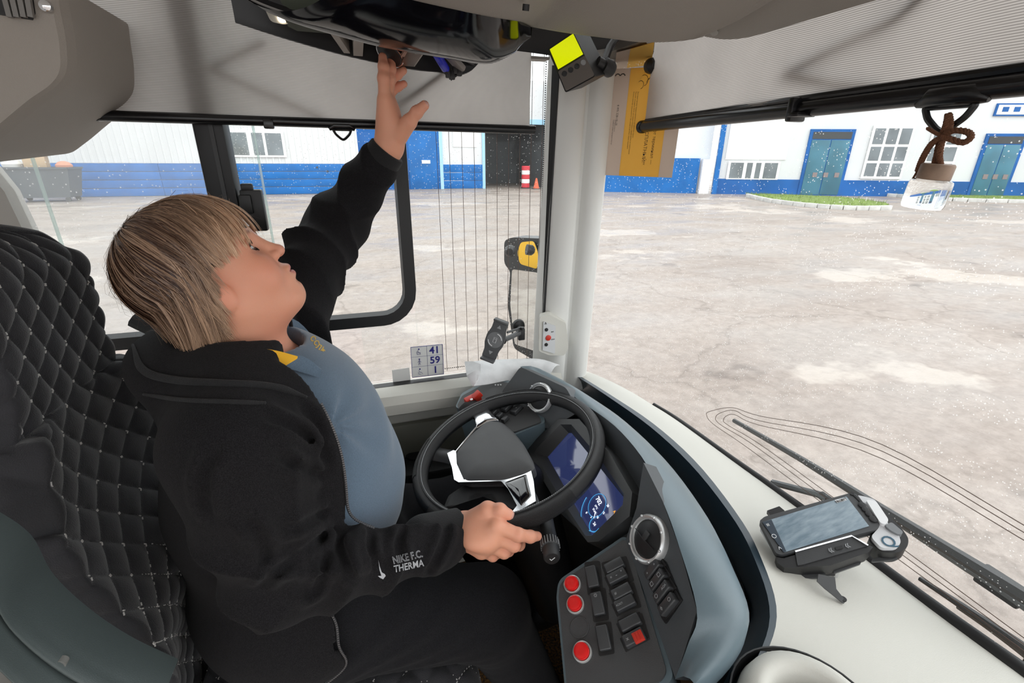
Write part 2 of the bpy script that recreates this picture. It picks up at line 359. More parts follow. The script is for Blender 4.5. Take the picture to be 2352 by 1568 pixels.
wbox('flat_panel', 0.3, 3.6, 1.9, 7, 0.0, 0.05, mat('flat_white_panel', (0.86, 0.86, 0.86), 0.6))
def wwin(s0, s1, z0, z1, cols, rows, name='window'):
    window(brt, [onw(s0, z1, .03), onw(s1, z1, .03), onw(s1, z0, .03), onw(s0, z0, .03)], cols, rows, name=name, nrmv=NW)
wwin(0.55, 3.3, 0.85, 1.78, [(0.03, 0.29), (0.36, 0.47), (0.54, 0.64), (0.71, 0.97)], (0.05, 0.95))
wwin(7.85, 9.9, 1.0, 3.65, [(0.04, 0.30), (0.37, 0.63), (0.70, 0.96)], [(0.04, 0.34), (0.39, 0.66), (0.71, 0.97)])
wwin(10.9, 12.4, 1.0, 3.65, [(0.05, 0.46), (0.54, 0.95)], [(0.04, 0.34), (0.39, 0.66), (0.71, 0.97)])
wwin(17.6, 19.8, 1.0, 3.65, [(0.04, 0.30), (0.37, 0.63), (0.70, 0.96)], [(0.04, 0.34), (0.39, 0.66), (0.71, 0.97)])
def gate(s0, s1, z1):
    d = wbox('gate_frame', s0, s1, 0, z1, 0.03, 0.06, M_blue)
    mid = (s0+s1)/2
    for a, b3 in ((s0+0.16, mid-0.02), (mid+0.02, s1-0.16)): wbox('gate_leaf', a, b3, 0.05, z1-0.55, 0.06, 0.06, M_teal, d, 0.02)
    wbox('transom', s0+0.16, s1-0.16, z1-0.5, z1-0.14, 0.06, 0.05, M_dark, d)
    for t in (0.3, 0.55, 0.8): wbox('door_patch', s0+(s1-s0)*t-0.12, s0+(s1-s0)*t+0.12, 1.0, 1.25, 0.12, 0.02, mat('rust_patch', (0.25, 0.2, 0.2), 0.8), d)
gate(4.6, 6.95, 3.5); gate(13.6, 15.6, 3.3)
sg = wbox('sign_board', 13.6, 17.4, 4.15, 4.75, 0.05, 0.04, M_blue); wbox('sign_face', 13.68, 17.32, 4.22, 4.68, 0.08, 0.03, M_pvc, sg)
for k in range(6): wbox('sign_letter', 13.9+k*0.55, 14.2+k*0.55, 4.35, 4.58, 0.115, 0.006, M_blue, sg)

# ---- kerbed grass islands
def island(name, pk, label, back):
    P = [atZ(a, b, 0.0) for a, b in pk]; K = spline(P, 15)
    root = thing(name, K[7], label, 'grass island')
    Bk = spline([atZ(a, b, 0.0) for a, b in back], 15)
    G = [[K[i]*(1-t)+Bk[i]*t+V3(0, 0, 0.10+0.05*math.sin(pi*t)) for t in np.linspace(0, 1, 5)] for i in range(15)]
    MB().grid(G).build('turf', M_grass, root)
    MB().slab([[K[i]*(1-t)+Bk[i]*t+V3(0, 0, 0.0) for t in (0, 1)] for i in range(15)], V3(0, 0, 0.09)).build('soil_bed', M_soil, root)
    for i in range(14):
        a, b = K[i], K[i+1]; d = b-a
        MB().bar(a+d*0.02+V3(0, 0, 0.06), b-d*0.02+V3(0, 0, 0.06+random.uniform(-.01, .01)), 0.16, 0.24, bev=0.02).build('kerb_stone', M_kerb, root)
    t = MB()
    for _ in range(900):                                                    # grass blades along the island
        u, v = random.random(), random.random(); i = min(int(u*14), 13); f = u*14-i
        q = (K[i]*(1-f)+K[i+1]*f)*(1-v)+(Bk[i]*(1-f)+Bk[i+1]*f)*v+V3(0, 0, 0.1)
        h = random.uniform(.06, .2); a = random.uniform(0, 6.28); w_ = 0.025
        t.add([q, q+V3(math.cos(a)*w_, math.sin(a)*w_, 0), q+V3(random.uniform(-.05, .05), random.uniform(-.05, .05), h)], [(0, 1, 2)])
    tag(t.build('grass_blades', M_grass, root, fix=False, smooth=False), kind='stuff')
island('grass_island', [(1715, 452), (1765, 464), (1850, 475), (1950, 482), (2045, 482)], 'kerbed grass strip tapering left of hanging glass bottle', [(1712, 449), (1765, 449), (1850, 452), (1950, 458), (2030, 470)])
island('grass_island', [(1965, 446), (2050, 452), (2130, 459), (2240, 464), (2420, 468)], 'kerbed grass strip behind the hanging glass bottle', [(1968, 444), (2050, 444), (2130, 446), (2240, 448), (2420, 450)])

# ---- refuse container
bp_ = atZ(115, 462, 0.0)
rb = thing('refuse_container', bp_, 'dark grey refuse container heaped with cartons by blue wall', 'waste container')
cx, cy = bp_[0], bp_[1]
Gt = [(cx-1.25, cy-.6), (cx+1.25, cy-.6), (cx+1.25, cy+.6), (cx-1.25, cy+.6)]; k_ = 0.8
v = [V3(cx+(a-cx)*k_, cy+(b-cy)*k_, 0.18) for a, b in Gt]+[V3(a, b, 1.35) for a, b in Gt]
M_bin = mat('container_grey', (0.07, 0.085, 0.10), 0.6)
MB().add(v, [(0, 3, 2, 1), (0, 1, 5, 4), (1, 2, 6, 5), (2, 3, 7, 6), (3, 0, 4, 7)]).build('body', M_bin, rb)
rim = MB()
for i in range(4): a, b = Gt[i], Gt[(i+1) % 4]; rim.bar((a[0], a[1], 1.36), (b[0], b[1], 1.36), 0.09, 0.08)
rim.build('rim', M_bin, rb)
for i in range(4): a, b = Gt[i]; MB().lathe((cx+(a-cx)*.7, cy+(b-cy)*.7-.04, 0.1), (0, 1, 0), [(0.1, 0), (0.1, 0.06)], 12).build('wheel', M_dark, rb)
def carton(c, h, a, m, lab):
    A = [V3(math.cos(a), math.sin(a), 0), V3(-math.sin(a), math.cos(a), 0), V3(0, 0, 1)]
    t = thing('carton', V3(*c)-V3(0, 0, h[2]), lab, 'carton', None)
    MB().box(c, h, A, 0.01).build('box_body', m, t)
    MB().box(V3(*c)+A[2]*h[2]+A[0]*h[0]*1.25+V3(0, 0, -.02), (h[0]*0.3, h[1], 0.008), A).build('flap', m, t)
M_cart = mat('carton_card', (0.5, 0.36, 0.22), 0.8); M_sack = mat('white_sack', (0.75, 0.74, 0.72), 0.7)
carton((cx-.02, cy, 1.67), (.36, .28, .28), .2, M_cart, 'brown carton lying in the refuse container')
carton((cx+.05, cy+.02, 2.21), (.30, .26, .23), -.2, M_cart, 'topmost brown carton heaped in the refuse container')
sk = MB().lathe((cx-.85, cy, 1.3), (0, 0, 1), [(.1, 0), (.32, .08), (.36, .22), (.22, .38), (.06, .44)], 14).build('rubbish_sack', M_sack)
tag(sk, 'white rubbish sack at the left end of the refuse container', 'sack')
sk = MB().lathe((cx+.9, cy, 1.3), (0, 0, 1), [(.1, 0), (.28, .06), (.3, .18), (.18, .3), (.05, .34)], 14).build('rubbish_sack', mat('orange_sack', (0.6, 0.25, 0.16), 0.7))
tag(sk, 'orange rubbish sack at the right end of the refuse container', 'sack')
# ================================================================ BUS SHELL
YW = 1.25
M_cream = mat('cream_plastic', (0.60, 0.59, 0.54), 0.55, bump=0.15, bscale=900, spec=0.35)
M_greyp = mat('warm_grey_trim', (0.42, 0.40, 0.37), 0.6, bump=0.2, bscale=900, spec=0.35)
M_pillar = mat('pillar_grey', (0.70, 0.70, 0.675), 0.5, bump=0.1, bscale=900, spec=0.35)
M_brownp = mat('ceiling_taupe', (0.33, 0.30, 0.27), 0.65, bump=0.3, bscale=700, spec=0.3)
M_rub = mat('black_rubber', (0.008, 0.008, 0.009), 0.5)
M_gloss = mat('piano_black', (0.004, 0.004, 0.006), 0.05, coat=1.0)
M_blk = mat('black_plastic', (0.013, 0.013, 0.014), 0.42, bump=0.15, bscale=1200)
M_blk2 = mat('charcoal_plastic', (0.035, 0.036, 0.038), 0.45, bump=0.25, bscale=1400)
M_steel = mat('chrome', (0.75, 0.76, 0.78), 0.12, metal=1.0)
M_mat = mat('floor_mat', (0.012, 0.011, 0.010), 0.95, var=0.5, vscale=170, col2=(0.22, 0.10, 0.02), bump=0.6, bscale=300)
G_side = glass_mat('side_glass', (0.97, 0.985, 0.98), 0.012, 0.45, 200, 0.74)
G_left = glass_mat('dusty_side_glass', (0.96, 0.98, 0.98), 0.13, 0.4, 150, 0.85)
G_wind = glass_mat('rain_spotted_windscreen', (0.96, 0.985, 0.99), 0.02, 0.55, 210, 0.57)

fl = MB().box((0.2, 0.3, 0.60), (1.3, 1.0, 0.03)).build('floor', M_mat); tag(fl, 'dark speckled carpet on the cab floor', 'floor', kind='structure')
# side wall below the window
wl = MB()
wl.box((-0.28, YW+0.02, 0.95), (0.82, 0.03, 0.38))
prof = [(YW-0.0, 1.345), (YW-0.035, 1.345), (YW-0.06, 1.335), (YW-0.075, 1.315), (YW-0.075, 1.285), (YW-0.05, 1.27), (YW-0.02, 1.262), (YW-0.02, 0.66)]
wl.grid([[V3(x, y, z) for y, z in prof] for x in np.linspace(-1.1, 0.545, 9)])
o = wl.build('wall_left', M_cream, sharp=30); tag(o, 'cream moulded side wall and sill below the side window', 'wall', kind='structure')
MB().box((0.17, YW-0.03, 1.12), (0.24, 0.012, 0.11), bev=0.01).build('door_panel', mat('olive_panel', (0.17, 0.17, 0.14), 0.6), o)
# seat-height moulding under the rear pane and the pillar behind the driver
pb = MB().slab([[atY(a, b, YW-0.02)+V3(0, 0, 0) for a, b in row] for row in (((-40, 380), (10, 440), (75, 575)), ((-200, 400), (-100, 480), (-60, 620)))], V3(0, .05, 0)).build('trim_1', M_greyp)
tag(pb, 'taupe pillar at the far left edge beside rear pane', 'trim', kind='structure')

# ---- side window: frame, dividers, panes
w1 = thing('window_1', (0, YW, 1.35), 'side window with black frame, sliding panes and heater wires', 'window'); w1['kind'] = 'structure'
zf = 1.545                                                # bottom rail of the opening part
xr = float(atY(928, 500, YW)[0]); xd = float(atY(500, 350, YW)[0])
fr = MB()
R_ = 0.075
path = [V3(-1.1, YW, zf), V3(xr-R_, YW, zf)]+[V3(xr-R_+R_*math.sin(a), YW, zf+R_-R_*math.cos(a)) for a in np.linspace(0.2, pi/2, 6)]+[V3(xr, YW, 2.5)]
def strap(mb, pts, wdt, th, out=V3(0, -1, 0)):
    """flat bar swept along pts lying in the window plane"""
    P = np.asarray(pts); T = np.gradient(P, axis=0); T /= np.linalg.norm(T, axis=1)[:, None]; S = np.cross(T, out); S /= np.linalg.norm(S, axis=1)[:, None]
    rows = []
    for i in range(len(P)): rows.append([P[i]-S[i]*wdt/2, P[i]-S[i]*wdt/2*0.8+out*th, P[i]+S[i]*wdt/2*0.8+out*th, P[i]+S[i]*wdt/2])
    mb.grid(rows)
strap(fr, path, 0.036, 0.028); fr.build('frame', M_rub, w1)
MB().box((xd, YW-0.01, 2.0), (0.029, 0.03, 0.47), bev=0.006).build('divider', M_rub, w1)
MB().box((xd+0.006, YW-0.042, 2.0), (0.004, 0.002, 0.47)).build('divider_bead', M_blk2, w1)
def pane(name, x0, x1, z0, z1, y, m): return MB().box(((x0+x1)/2, y, (z0+z1)/2), ((x1-x0)/2, 0.0015, (z1-z0)/2)).build(name, m, w1)
xl = float(atY(100, 430, YW)[0])
pane('rear_pane', xd-0.62, xd-0.02, zf, 2.5, YW+0.012, G_left)
pane('sliding_pane', xd+0.0, float(atY(608, 440, YW)[0]), zf, 2.5, YW-0.004, G_side)
pane('front_pane_of_slider', xd, xr, zf, 2.5, YW+0.012, G_side)
gl = glass_mat('pane_edge', (0.8, 0.9, 0.88), 0.35)
for xx in (float(atY(608, 440, YW)[0]), xl): MB().box((xx, YW-0.004, 2.0), (0.0022, 0.003, 0.46)).build('pane_edge', gl, w1)
# latch of the sliding pane
lt_ = MB(); lp = atY(585, 483, YW-0.03); lt_.box(lp, (0.022, 0.012, 0.045), bev=0.004); lt_.box(lp+V3(-.012, -.012, .015), (0.012, 0.008, 0.02), bev=.003); lt_.box(lp+V3(-.006, -.004, .05), (0.012, 0.006, 0.008), bev=.003)
lt_.build('latch', M_blk, w1)
# fixed front pane, deeper than the rest, with heater wires
xp = 0.505; zs = 1.352
pane('fixed_pane', xr+0.012, xp, zs, 2.5, YW+0.012, G_side)
low = MB(); low.box(((xr-.12+xp)/2, YW-0.004, zs-0.026), ((xp-xr+.12)/2, 0.012, 0.020)); low.build('lower_seal', M_rub, w1)
MB().box((xr-0.06, YW+0.012, (zs+zf)/2), (0.075, 0.0015, (zf-zs)/2)).build('lower_pane', G_side, w1)
wx = [float(atY(q, 560, YW+0.01)[0]) for q in (1013, 1040, 1067, 1093, 1118, 1142, 1167, 1191, 1215, 1238)]
M_wire = mat('heater_wire', (0.10, 0.06, 0.045), 0.6)
for xx in wx: MB().box((xx, YW+0.009, 1.93), (0.00055, 0.0005, 0.57)).build('heater_wire', M_wire, w1)
fd = MB()
for i in range(170):                                       # dotted ceramic edge of the pane
    z = 1.37+i*0.0052; fd.box((xp-0.012, YW+0.0085, z), (0.0014, 0.0004, 0.0014))
for i in range(60): fd.box((xr+0.02+i*0.0056, YW+0.0085, zs+0.016), (0.0014, 0.0004, 0.0014))
tag(fd.build('dotted_border', M_rub, w1), kind='stuff')
st = MB(); pb0 = atY(1245, 740, YW); 
st.grid([[atY(1262, 830, YW-.005), atY(1278, 150, YW-.005)], [atY(1243, 770, YW-.02), atY(1268, 150, YW-.02)], [atY(1246, 740, YW-.03), atY(1285, 150, YW-.03)], [atY(1262, 740, YW-.03), atY(1300, 150, YW-.03)]])
st.build('corner_seal', M_rub, w1)
MB().box(atY(1060, 872, YW-0.02), (0.05, 0.012, 0.006)).build('sill_clip', M_greyp, w1)

# ---- windscreen: curved pane, seal, wires
def wsx(y, z): return 0.62+0.25*math.sqrt(max(0.0, 1-(min(abs(y), 1.2199)/1.22)**5))-0.05*(z-1.25)
def atW(px, py, off=0.0):
    r = ray(px, py); lo, hi = 0.3, 3.0
    def g(t):
        q = CP+r*t
        if abs(q[1]) >= 1.2199: return 1.0
        return q[0]-(wsx(q[1], q[2])-off)
    for _ in range(60):
        mid = (lo+hi)/2
        if g(mid) > 0: hi = mid
        else: lo = mid
    return CP+r*lo
w2 = thing('window_2', (0.85, 0.4, 1.2), 'curved windscreen speckled with rain drops', 'window'); w2['kind'] = 'structure'
YS = [1.215, 1.2, 1.17, 1.12, 1.05, 0.97, 0.85, 0.7, 0.5, 0.25, 0, -0.3, -0.6, -0.9]
MB().grid([[V3(wsx(y, z), y, z) for z in np.linspace(1.12, 2.5, 6)] for y in YS]).build('windscreen_pane', G_wind, w2, sharp=180)
sl = [atZ(1500, 930, 1.275), atZ(1560, 968, 1.262), atZ(1680, 1055, 1.25), atZ(1800, 1140, 1.245), atZ(1950, 1250, 1.245), atZ(2150, 1400, 1.245), atZ(2400, 1580, 1.245), atZ(2900, 1945, 1.245)]
MB().tube(spline(sl, 40), np.linspace(0.008, 0.016, 40), 10).build('lower_seal', M_rub, w2)
def wire_loop(k):
    d = k*0.012
    a = [(1690+k*0-22*k, 965-9*k), (1672-20*k, 968-4*k)]
    return a
for k, pth in enumerate(([(2420, 1280), (2000, 1042), (1740, 975), (1690, 953), (1672, 953), (1662, 963), (1672, 976), (1760, 1030), (2060, 1250), (2400, 1500)],
                         [(2420, 1262), (2000, 1025), (1740, 965), (1688, 943), (1660, 946), (1644, 957), (1655, 975), (1740, 1028), (2020, 1235), (2380, 1500)],
                         [(2420, 1245), (2000, 1010), (1745, 955), (1682, 936), (1632, 944), (1623, 953), (1640, 975), (1720, 1030), (1990, 1230), (2360, 1500)])):
    MB().tube(spline([atW(*q, 0.002) for q in pth], 60), 0.0007, 5).build('heater_wire', M_wire, w2)
fd = MB()
for i in range(150):
    q = atW(1408-i*0.43, 170+i*4.5, 0.002); fd.box(q, (0.0014, 0.0014, 0.0014))
tag(fd.build('dotted_border', M_rub, w2), kind='stuff')
# wiper arms outside the windscreen
def wiper(label, P, rr, P2):
    t = thing('windscreen_wiper', atW(*P[-1], -0.03), label, 'wiper', 'windscreen wipers')
    Q = spline([atW(*q, -0.035) for q in P], 14); MB().tube(Q, np.linspace(rr*0.45, rr, 14), 6).build('blade', M_blk2, t)
    Q2 = spline([atW(*q, -0.055) for q in P2], 12); MB().tube(Q2, np.linspace(rr*0.5, rr*1.2, 12), 6).build('arm', mat('wiper_grey', (0.12, 0.13, 0.135), 0.5), t)
    MB().box(atW(*P2[3], -0.06), (0.012, 0.03, 0.016), bev=0.004).build('joint', M_blk, t)
    return t
wiper('long wiper sweeping down right from inside the heater wire loop', [(1685, 965), (1850, 1060), (2020, 1165), (2200, 1275), (2420, 1410)], 0.012, [(1850, 1062), (2020, 1168), (2200, 1285), (2300, 1345), (2420, 1425)])
wiper('short dark wiper along the bottom right of the windscreen', [(2112, 1328), (2200, 1385), (2300, 1452), (2420, 1535)], 0.009, [(2200, 1392), (2260, 1430), (2330, 1478), (2420, 1545)])
t = thing('wiper_linkage', atW(1850, 1140, -0.03), 'grey wiper linkage bar behind the ticket terminal', 'wiper linkage')
MB().tube([atW(1775, 1108, -0.02), atW(1880, 1135, -0.02), atW(1900, 1145, -0.02)], 0.008, 8).build('rod', mat('wiper_grey', (0.12, 0.13, 0.135)), t)
MB().box(atW(1895, 1143, -0.02), (0.006, 0.012, 0.008), bev=.002).build('pivot', M_blk, t)

# ---- A pillar
pil = [(0.478, 1.262), (0.49, 1.225), (0.505, 1.205), (0.525, 1.197), (0.55, 1.192), (0.56, 1.20), (0.566, 1.212), (0.574, 1.212), (0.58, 1.198), (0.592, 1.188), (0.61, 1.186), (0.628, 1.19), (0.640, 1.205), (0.645, 1.225), (0.64, 1.245)]
G = []
for z in np.linspace(1.27, 2.3, 12):
    sh = (z-1.35)*0.026
    k = 1+0.06*(z-1.8)
    G.append([V3(x+sh, y, z) for x, y in pil])
ap = MB().grid(G).build('trim_2', M_pillar, sharp=60); tag(ap, 'pale grey windscreen pillar between side window and windscreen', 'trim', kind='structure')
# ================================================================ DASHBOARD
M_cowl = mat('blue_grey_dash', (0.125, 0.172, 0.198), 0.30, bump=0.12, bscale=1500, spec=0.5)
M_navy = mat('dark_navy_rim', (0.012, 0.028, 0.042), 0.35, spec=0.5)
M_face = mat('dash_charcoal', (0.065, 0.072, 0.078), 0.45, bump=0.25, bscale=1500)
M_panel = mat('switch_panel_black', (0.055, 0.056, 0.058), 0.5, bump=0.4, bscale=1400)
M_key = mat('rocker_black', (0.045, 0.047, 0.050), 0.34)
M_icon = mat('white_print', (0.75, 0.76, 0.77), 0.5)
M_dim = mat('grey_print', (0.32, 0.33, 0.34), 0.5)
M_red = mat('red_button', (0.72, 0.008, 0.008), 0.28, coat=0.4)
M_redm = mat('red_matt', (0.55, 0.03, 0.015), 0.45)
M_silver = mat('silver_ring', (0.62, 0.63, 0.63), 0.32, metal=0.6)
dash = thing('dashboard', (0.5, 0.75, 0.9), 'blue grey driver dashboard curving round the steering wheel', 'dashboard')
def cz(pts, z):
    zz = [z]*len(pts) if np.isscalar(z) else z
    return [atZ(a, b, c) for (a, b), c in zip(pts, zz)]
N_ = 40
far = spline(cz([(1318, 846), (1420, 884), (1500, 930), (1560, 968), (1680, 1055), (1800, 1140), (1950, 1250), (2150, 1400), (2400, 1580), (2800, 1870)], [1.31, 1.29, 1.275, 1.262, 1.25, 1.245, 1.245, 1.245, 1.245, 1.245]), N_)
rim_o = spline(cz([(1296, 846), (1330, 862), (1400, 905), (1500, 972), (1600, 1062), (1700, 1190), (1752, 1290), (1784, 1400), (1760, 1500), (1680, 1620)], 1.315), N_)
rim_t = spline(cz([(1299, 850), (1328, 866), (1396, 910), (1494, 980), (1590, 1070), (1684, 1190), (1736, 1290), (1768, 1400), (1744, 1500), (1665, 1620)], 1.318), N_)
rim_i = spline(cz([(1306, 872), (1330, 886), (1385, 935), (1470, 1000), (1560, 1090), (1650, 1210), (1706, 1310), (1740, 1405), (1715, 1500), (1640, 1620)], 1.27), N_)
pit = spline(cz([(1312, 885), (1340, 905), (1385, 950), (1460, 1010), (1545, 1105), (1630, 1220), (1690, 1320), (1720, 1405), (1690, 1500), (1620, 1620)], 1.20), N_)
lip_o = spline(cz([(1262, 862), (1305, 885), (1372, 925), (1445, 978), (1540, 1070), (1632, 1192), (1688, 1300), (1724, 1403), (1693, 1485), (1600, 1580)], [1.385, 1.385, 1.385, 1.385, 1.385, 1.385, 1.385, 1.38, 1.36, 1.33]), N_)
lip_i = spline(cz([(1195, 842), (1283, 886), (1340, 926), (1412, 978), (1478, 1055), (1522, 1150), (1560, 1255), (1601, 1403), (1580, 1480), (1550, 1560)], [1.405, 1.41, 1.42, 1.43, 1.44, 1.44, 1.425, 1.385, 1.345, 1.305]), N_)
def lift(a, b, t, h): return a*(1-t)+b*t+V3(0, 0, h)
crm = [[far[i]*(1-t)+rim_o[i]*t+V3(0, 0, 0.012*math.sin(pi*t)) for t in np.linspace(0, 1, 7)] for i in range(N_)]
MB().slab(crm, V3(0, 0, -0.02)).build('windscreen_shelf', M_cream, dash, sharp=60)
MB().grid([[rim_o[i], rim_t[i], (rim_t[i]+rim_i[i])/2+V3(0, 0, 0.006), rim_i[i], pit[i]] for i in range(N_)]).build('trough_rim', M_navy, dash, sharp=60)
pin = [lip_o[i]*0.75+lip_i[i]*0.25+V3(0, 0, -0.14) for i in range(N_)]
MB().grid([[pit[i], pit[i]+V3(0, 0, -.05), pin[i], lip_o[i]*0.97+lip_i[i]*0.03+V3(0, 0, -.03)] for i in range(N_)]).build('trough', mat('trough_black', (0.006, 0.008, 0.010), 0.6), dash, sharp=60)
cw = [[lip_o[i]+V3(0, 0, -.035), lip_o[i]+V3(0, 0, -.008), lift(lip_o[i], lip_i[i], .12, .006), lift(lip_o[i], lip_i[i], .35, .012), lift(lip_o[i], lip_i[i], .65, .012), lift(lip_o[i], lip_i[i], .92, .004), lip_i[i]] for i in range(N_)]
MB().grid(cw).build('cowl', M_cowl, dash, sharp=60)
# planes
P0 = atD(1400, 1400, .72); NP = nrm((-.45, -.15, .88))
R1 = atP(1437, 1240, P0, NP); R2 = atP(1550, 1555, P0, NP); RD = nrm(R2-R1)
NV = np.array([-.98, -.05, .47]); NV = nrm(NV-RD*(NV @ RD))
NS = nrm((-.78, .06, .62)); S0 = atP(1437, 1240, R1, NV)+V3(0.012, 0, 0)
def pp(x, y, h=0.0): return atP(x, y, P0+NP*h, NP)
def pv(x, y, h=0.0): return atP(x, y, R1+NV*h, NV)
def ps(x, y, h=0.0): return atP(x, y, S0+NS*h, NS)
# wedge face between cowl and switch panel
wdg = [lip_i[i] for i in range(20, N_)]
MB().prism([R1, pv(1462, 1165), pv(1478, 1062), pv(1522, 1150), pv(1562, 1262), pv(1601, 1401), pv(1552, 1560), R2], -NV*0.03).build('side_face', M_face, dash)
# centre face behind the wheel
low = spline([ps(1165, 905, -.03), ps(1190, 1010, -.03), ps(1230, 1110, -.03), ps(1300, 1190, -.03), ps(1370, 1240, -.02), ps(1437, 1245, -.01)], 24)
upc = spline([lip_i[0], lip_i[4], lip_i[8], lip_i[12], lip_i[16], lip_i[20]], 24)
MB().grid([[upc[i]*(1-t)+low[i]*t+V3(0.03, 0, 0)*math.sin(pi*t) for t in np.linspace(0, 1, 8)] for i in range(24)]).build('centre_face', M_face, dash, sharp=60)
# ---- instrument bezel with screen
bez_o = [ps(1209, 1040, .012), ps(1218, 1020, .012), ps(1283, 962, .012), ps(1330, 962, .012), ps(1400, 1040, .012), ps(1452, 1130, .012), ps(1446, 1185, .012), ps(1375, 1243, .012), ps(1350, 1245, .012), ps(1270, 1140, .012)]
bez_i = [ps(1258, 1049, -.012), ps(1262, 1045, -.012), ps(1306, 994, -.012), ps(1313, 994, -.012), ps(1375, 1070, -.012), ps(1436, 1146, -.012), ps(1436, 1152, -.012), ps(1366, 1228, -.012), ps(1359, 1228, -.012), ps(1308, 1138, -.012)]
bm_ = MB(); n10 = len(bez_o)
bez_m = [o_*0.45+i_*0.55+NS*0.012 for o_, i_ in zip(bez_o, bez_i)]
ring = lambda a, b: [(i, (i+1) % n10, (i+1) % n10+n10, i+n10) for i in range(n10)]
bm_.add(bez_o+bez_m, ring(0, 1)); bm_.add(bez_m+bez_i, ring(0, 1)); bm_.add([p-NS*.05 for p in bez_o]+bez_o, ring(0, 1))
bz = bm_.build('instrument_bezel', mat('bezel_charcoal', (0.05, 0.052, 0.054), 0.4, bump=0.15, bscale=1500), dash, sharp=20)
def scr_mat(name, c1, c2, em, sc):
    m = mat(name, c1, 0.06, coat=1.0); nt = m.node_tree; b = nt.nodes['Principled BSDF']
    b.inputs['Emission Color'].default_value = (*c2, 1); b.inputs['Emission Strength'].default_value = em; return m
M_scr = scr_mat('lcd_navy', (0.008, 0.010, 0.03), (0.05, 0.07, 0.22), 0.35, 8)
M_lcdw = mat('lcd_white', (0.8, 0.85, 0.95), 0.2, emit=0.9)
M_lcdb = mat('lcd_cyan', (0.05, 0.3, 0.6), 0.2, emit=0.8)
M_lcdo = mat('lcd_orange', (0.8, 0.35, 0.02), 0.2, emit=0.8)
MB().prism([ps(1255, 1050, -.013), ps(1310, 990, -.013), ps(1440, 1150, -.013), ps(1360, 1232, -.013)], -NS*0.004).build('screen', M_scr, bz)
# readout: speed, dials
su = nrm(ps(1395, 1180, -.012)-ps(1350, 1130, -.012)); 
SU = nrm(ps(1370, 1128, -.012)-ps(1360, 1140, -.012))           # "up" of the digits as printed across the screen
ru = nrm(ps(1372, 1160, 0)-ps(1362, 1140, 0)); rv = np.cross(NS, ru)
text('readout', '702', .013, ps(1375, 1150, -.012), ru, rv, M_lcdw, bz)
text('readout', '17°C', .0055, ps(1369, 1164, -.012), ru, rv, M_lcdw, bz)
text('readout', '27.6 B', .0055, ps(1365, 1173, -.012), ru, rv, M_lcdw, bz)
for s_, a, b in (('0', 1347, 1177), ('5', 1358, 1187), ('10', 1372, 1187), ('15', 1386, 1177), ('20', 1396, 1161)): text('dial_figure', s_, .0065, ps(a, b, -.012), ru, rv, M_lcdw, bz)
text('readout', '24', .008, ps(1365, 1203, -.012), ru, rv, M_lcdw, bz)
text('warning_icon', 'A', .008, ps(1411, 1175, -.012), ru, rv, M_lcdo, bz)
def arc(cx, cy, r, a0, a1, rr, n=24):
    c = ps(cx, cy, -.0115); e1 = ru; e2 = rv; return MB().tube([c+r*(math.cos(a)*e1+math.sin(a)*e2) for a in np.linspace(a0, a1, n)], rr, 4)
arc(1371, 1160, .023, 0, 2*pi, .0006).build('dial_ring', M_lcdb, bz); arc(1372, 1168, .043, -2.9, 0.3, .0008).build('dial_ring', M_lcdb, bz); arc(1366, 1204, .014, -3.4, .3, .0008).build('dial_ring', M_lcdb, bz)
MB().tube([ps(1364, 1190, -.011), ps(1368, 1174, -.011)], .0007, 5).build('needle', M_lcdw, bz)
# ---- round air vents
def vent(px, py, pl, nn, r, lab=None):
    c = pl(px, py, 0.004)
    rg = MB().lathe(c, nn, [(r*0.84, 0.004), (r*0.85, 0.008), (r*0.92, 0.009), (r, 0.005), (r, -0.004), (r*.84, -.004)], 32).build('air_vent', M_silver, dash)
    u, v_, n_ = frame(nn)
    MB().lathe(c-nn*0.001, nn, [(r*0.845, 0), (r*.845, 0.004), (r*0.6, 0.008), (0.001, 0.010)], 28).build('vent_flap', M_blk, rg)
    MB().box(c+nn*0.0105+v_*r*.15, (r*.12, r*.2, .0025), (u, v_, n_), .002).build('vent_thumb', M_blk2, rg)
    for k in range(8): a = 2*pi*k/8+.2; MB().lathe(c+nn*0.0075+(math.cos(a)*u+math.sin(a)*v_)*r*.93, nn, [(.0022, 0), (.0022, .002), (.001, .0035)], 8).build('bolt', M_silver, rg)
    MB().tube([c+nn*.009-u*r*.7-v_*r*.1, c+nn*.0118-v_*r*.05, c+nn*.009+u*r*.7], .0008, 4).build('flap_seam', M_rub, rg)
vent(1491, 1238, pv, NV, .0375)
NL = nrm((-.80, -.38, .42)); L0 = atD(1240, 915, 1.17)
def plv(x, y, h=0.0): return atP(x, y, L0+NL*h, NL)
vent(1240, 913, plv, NL, .0375)
MB().prism(roundpoly([plv(1195, 842, -.003), plv(1300, 890, -.003), plv(1330, 945, -.003), plv(1262, 985, -.003), plv(1180, 965, -.003), plv(1152, 900, -.003)], .01), -NL*.04).build('left_face', M_face, dash)
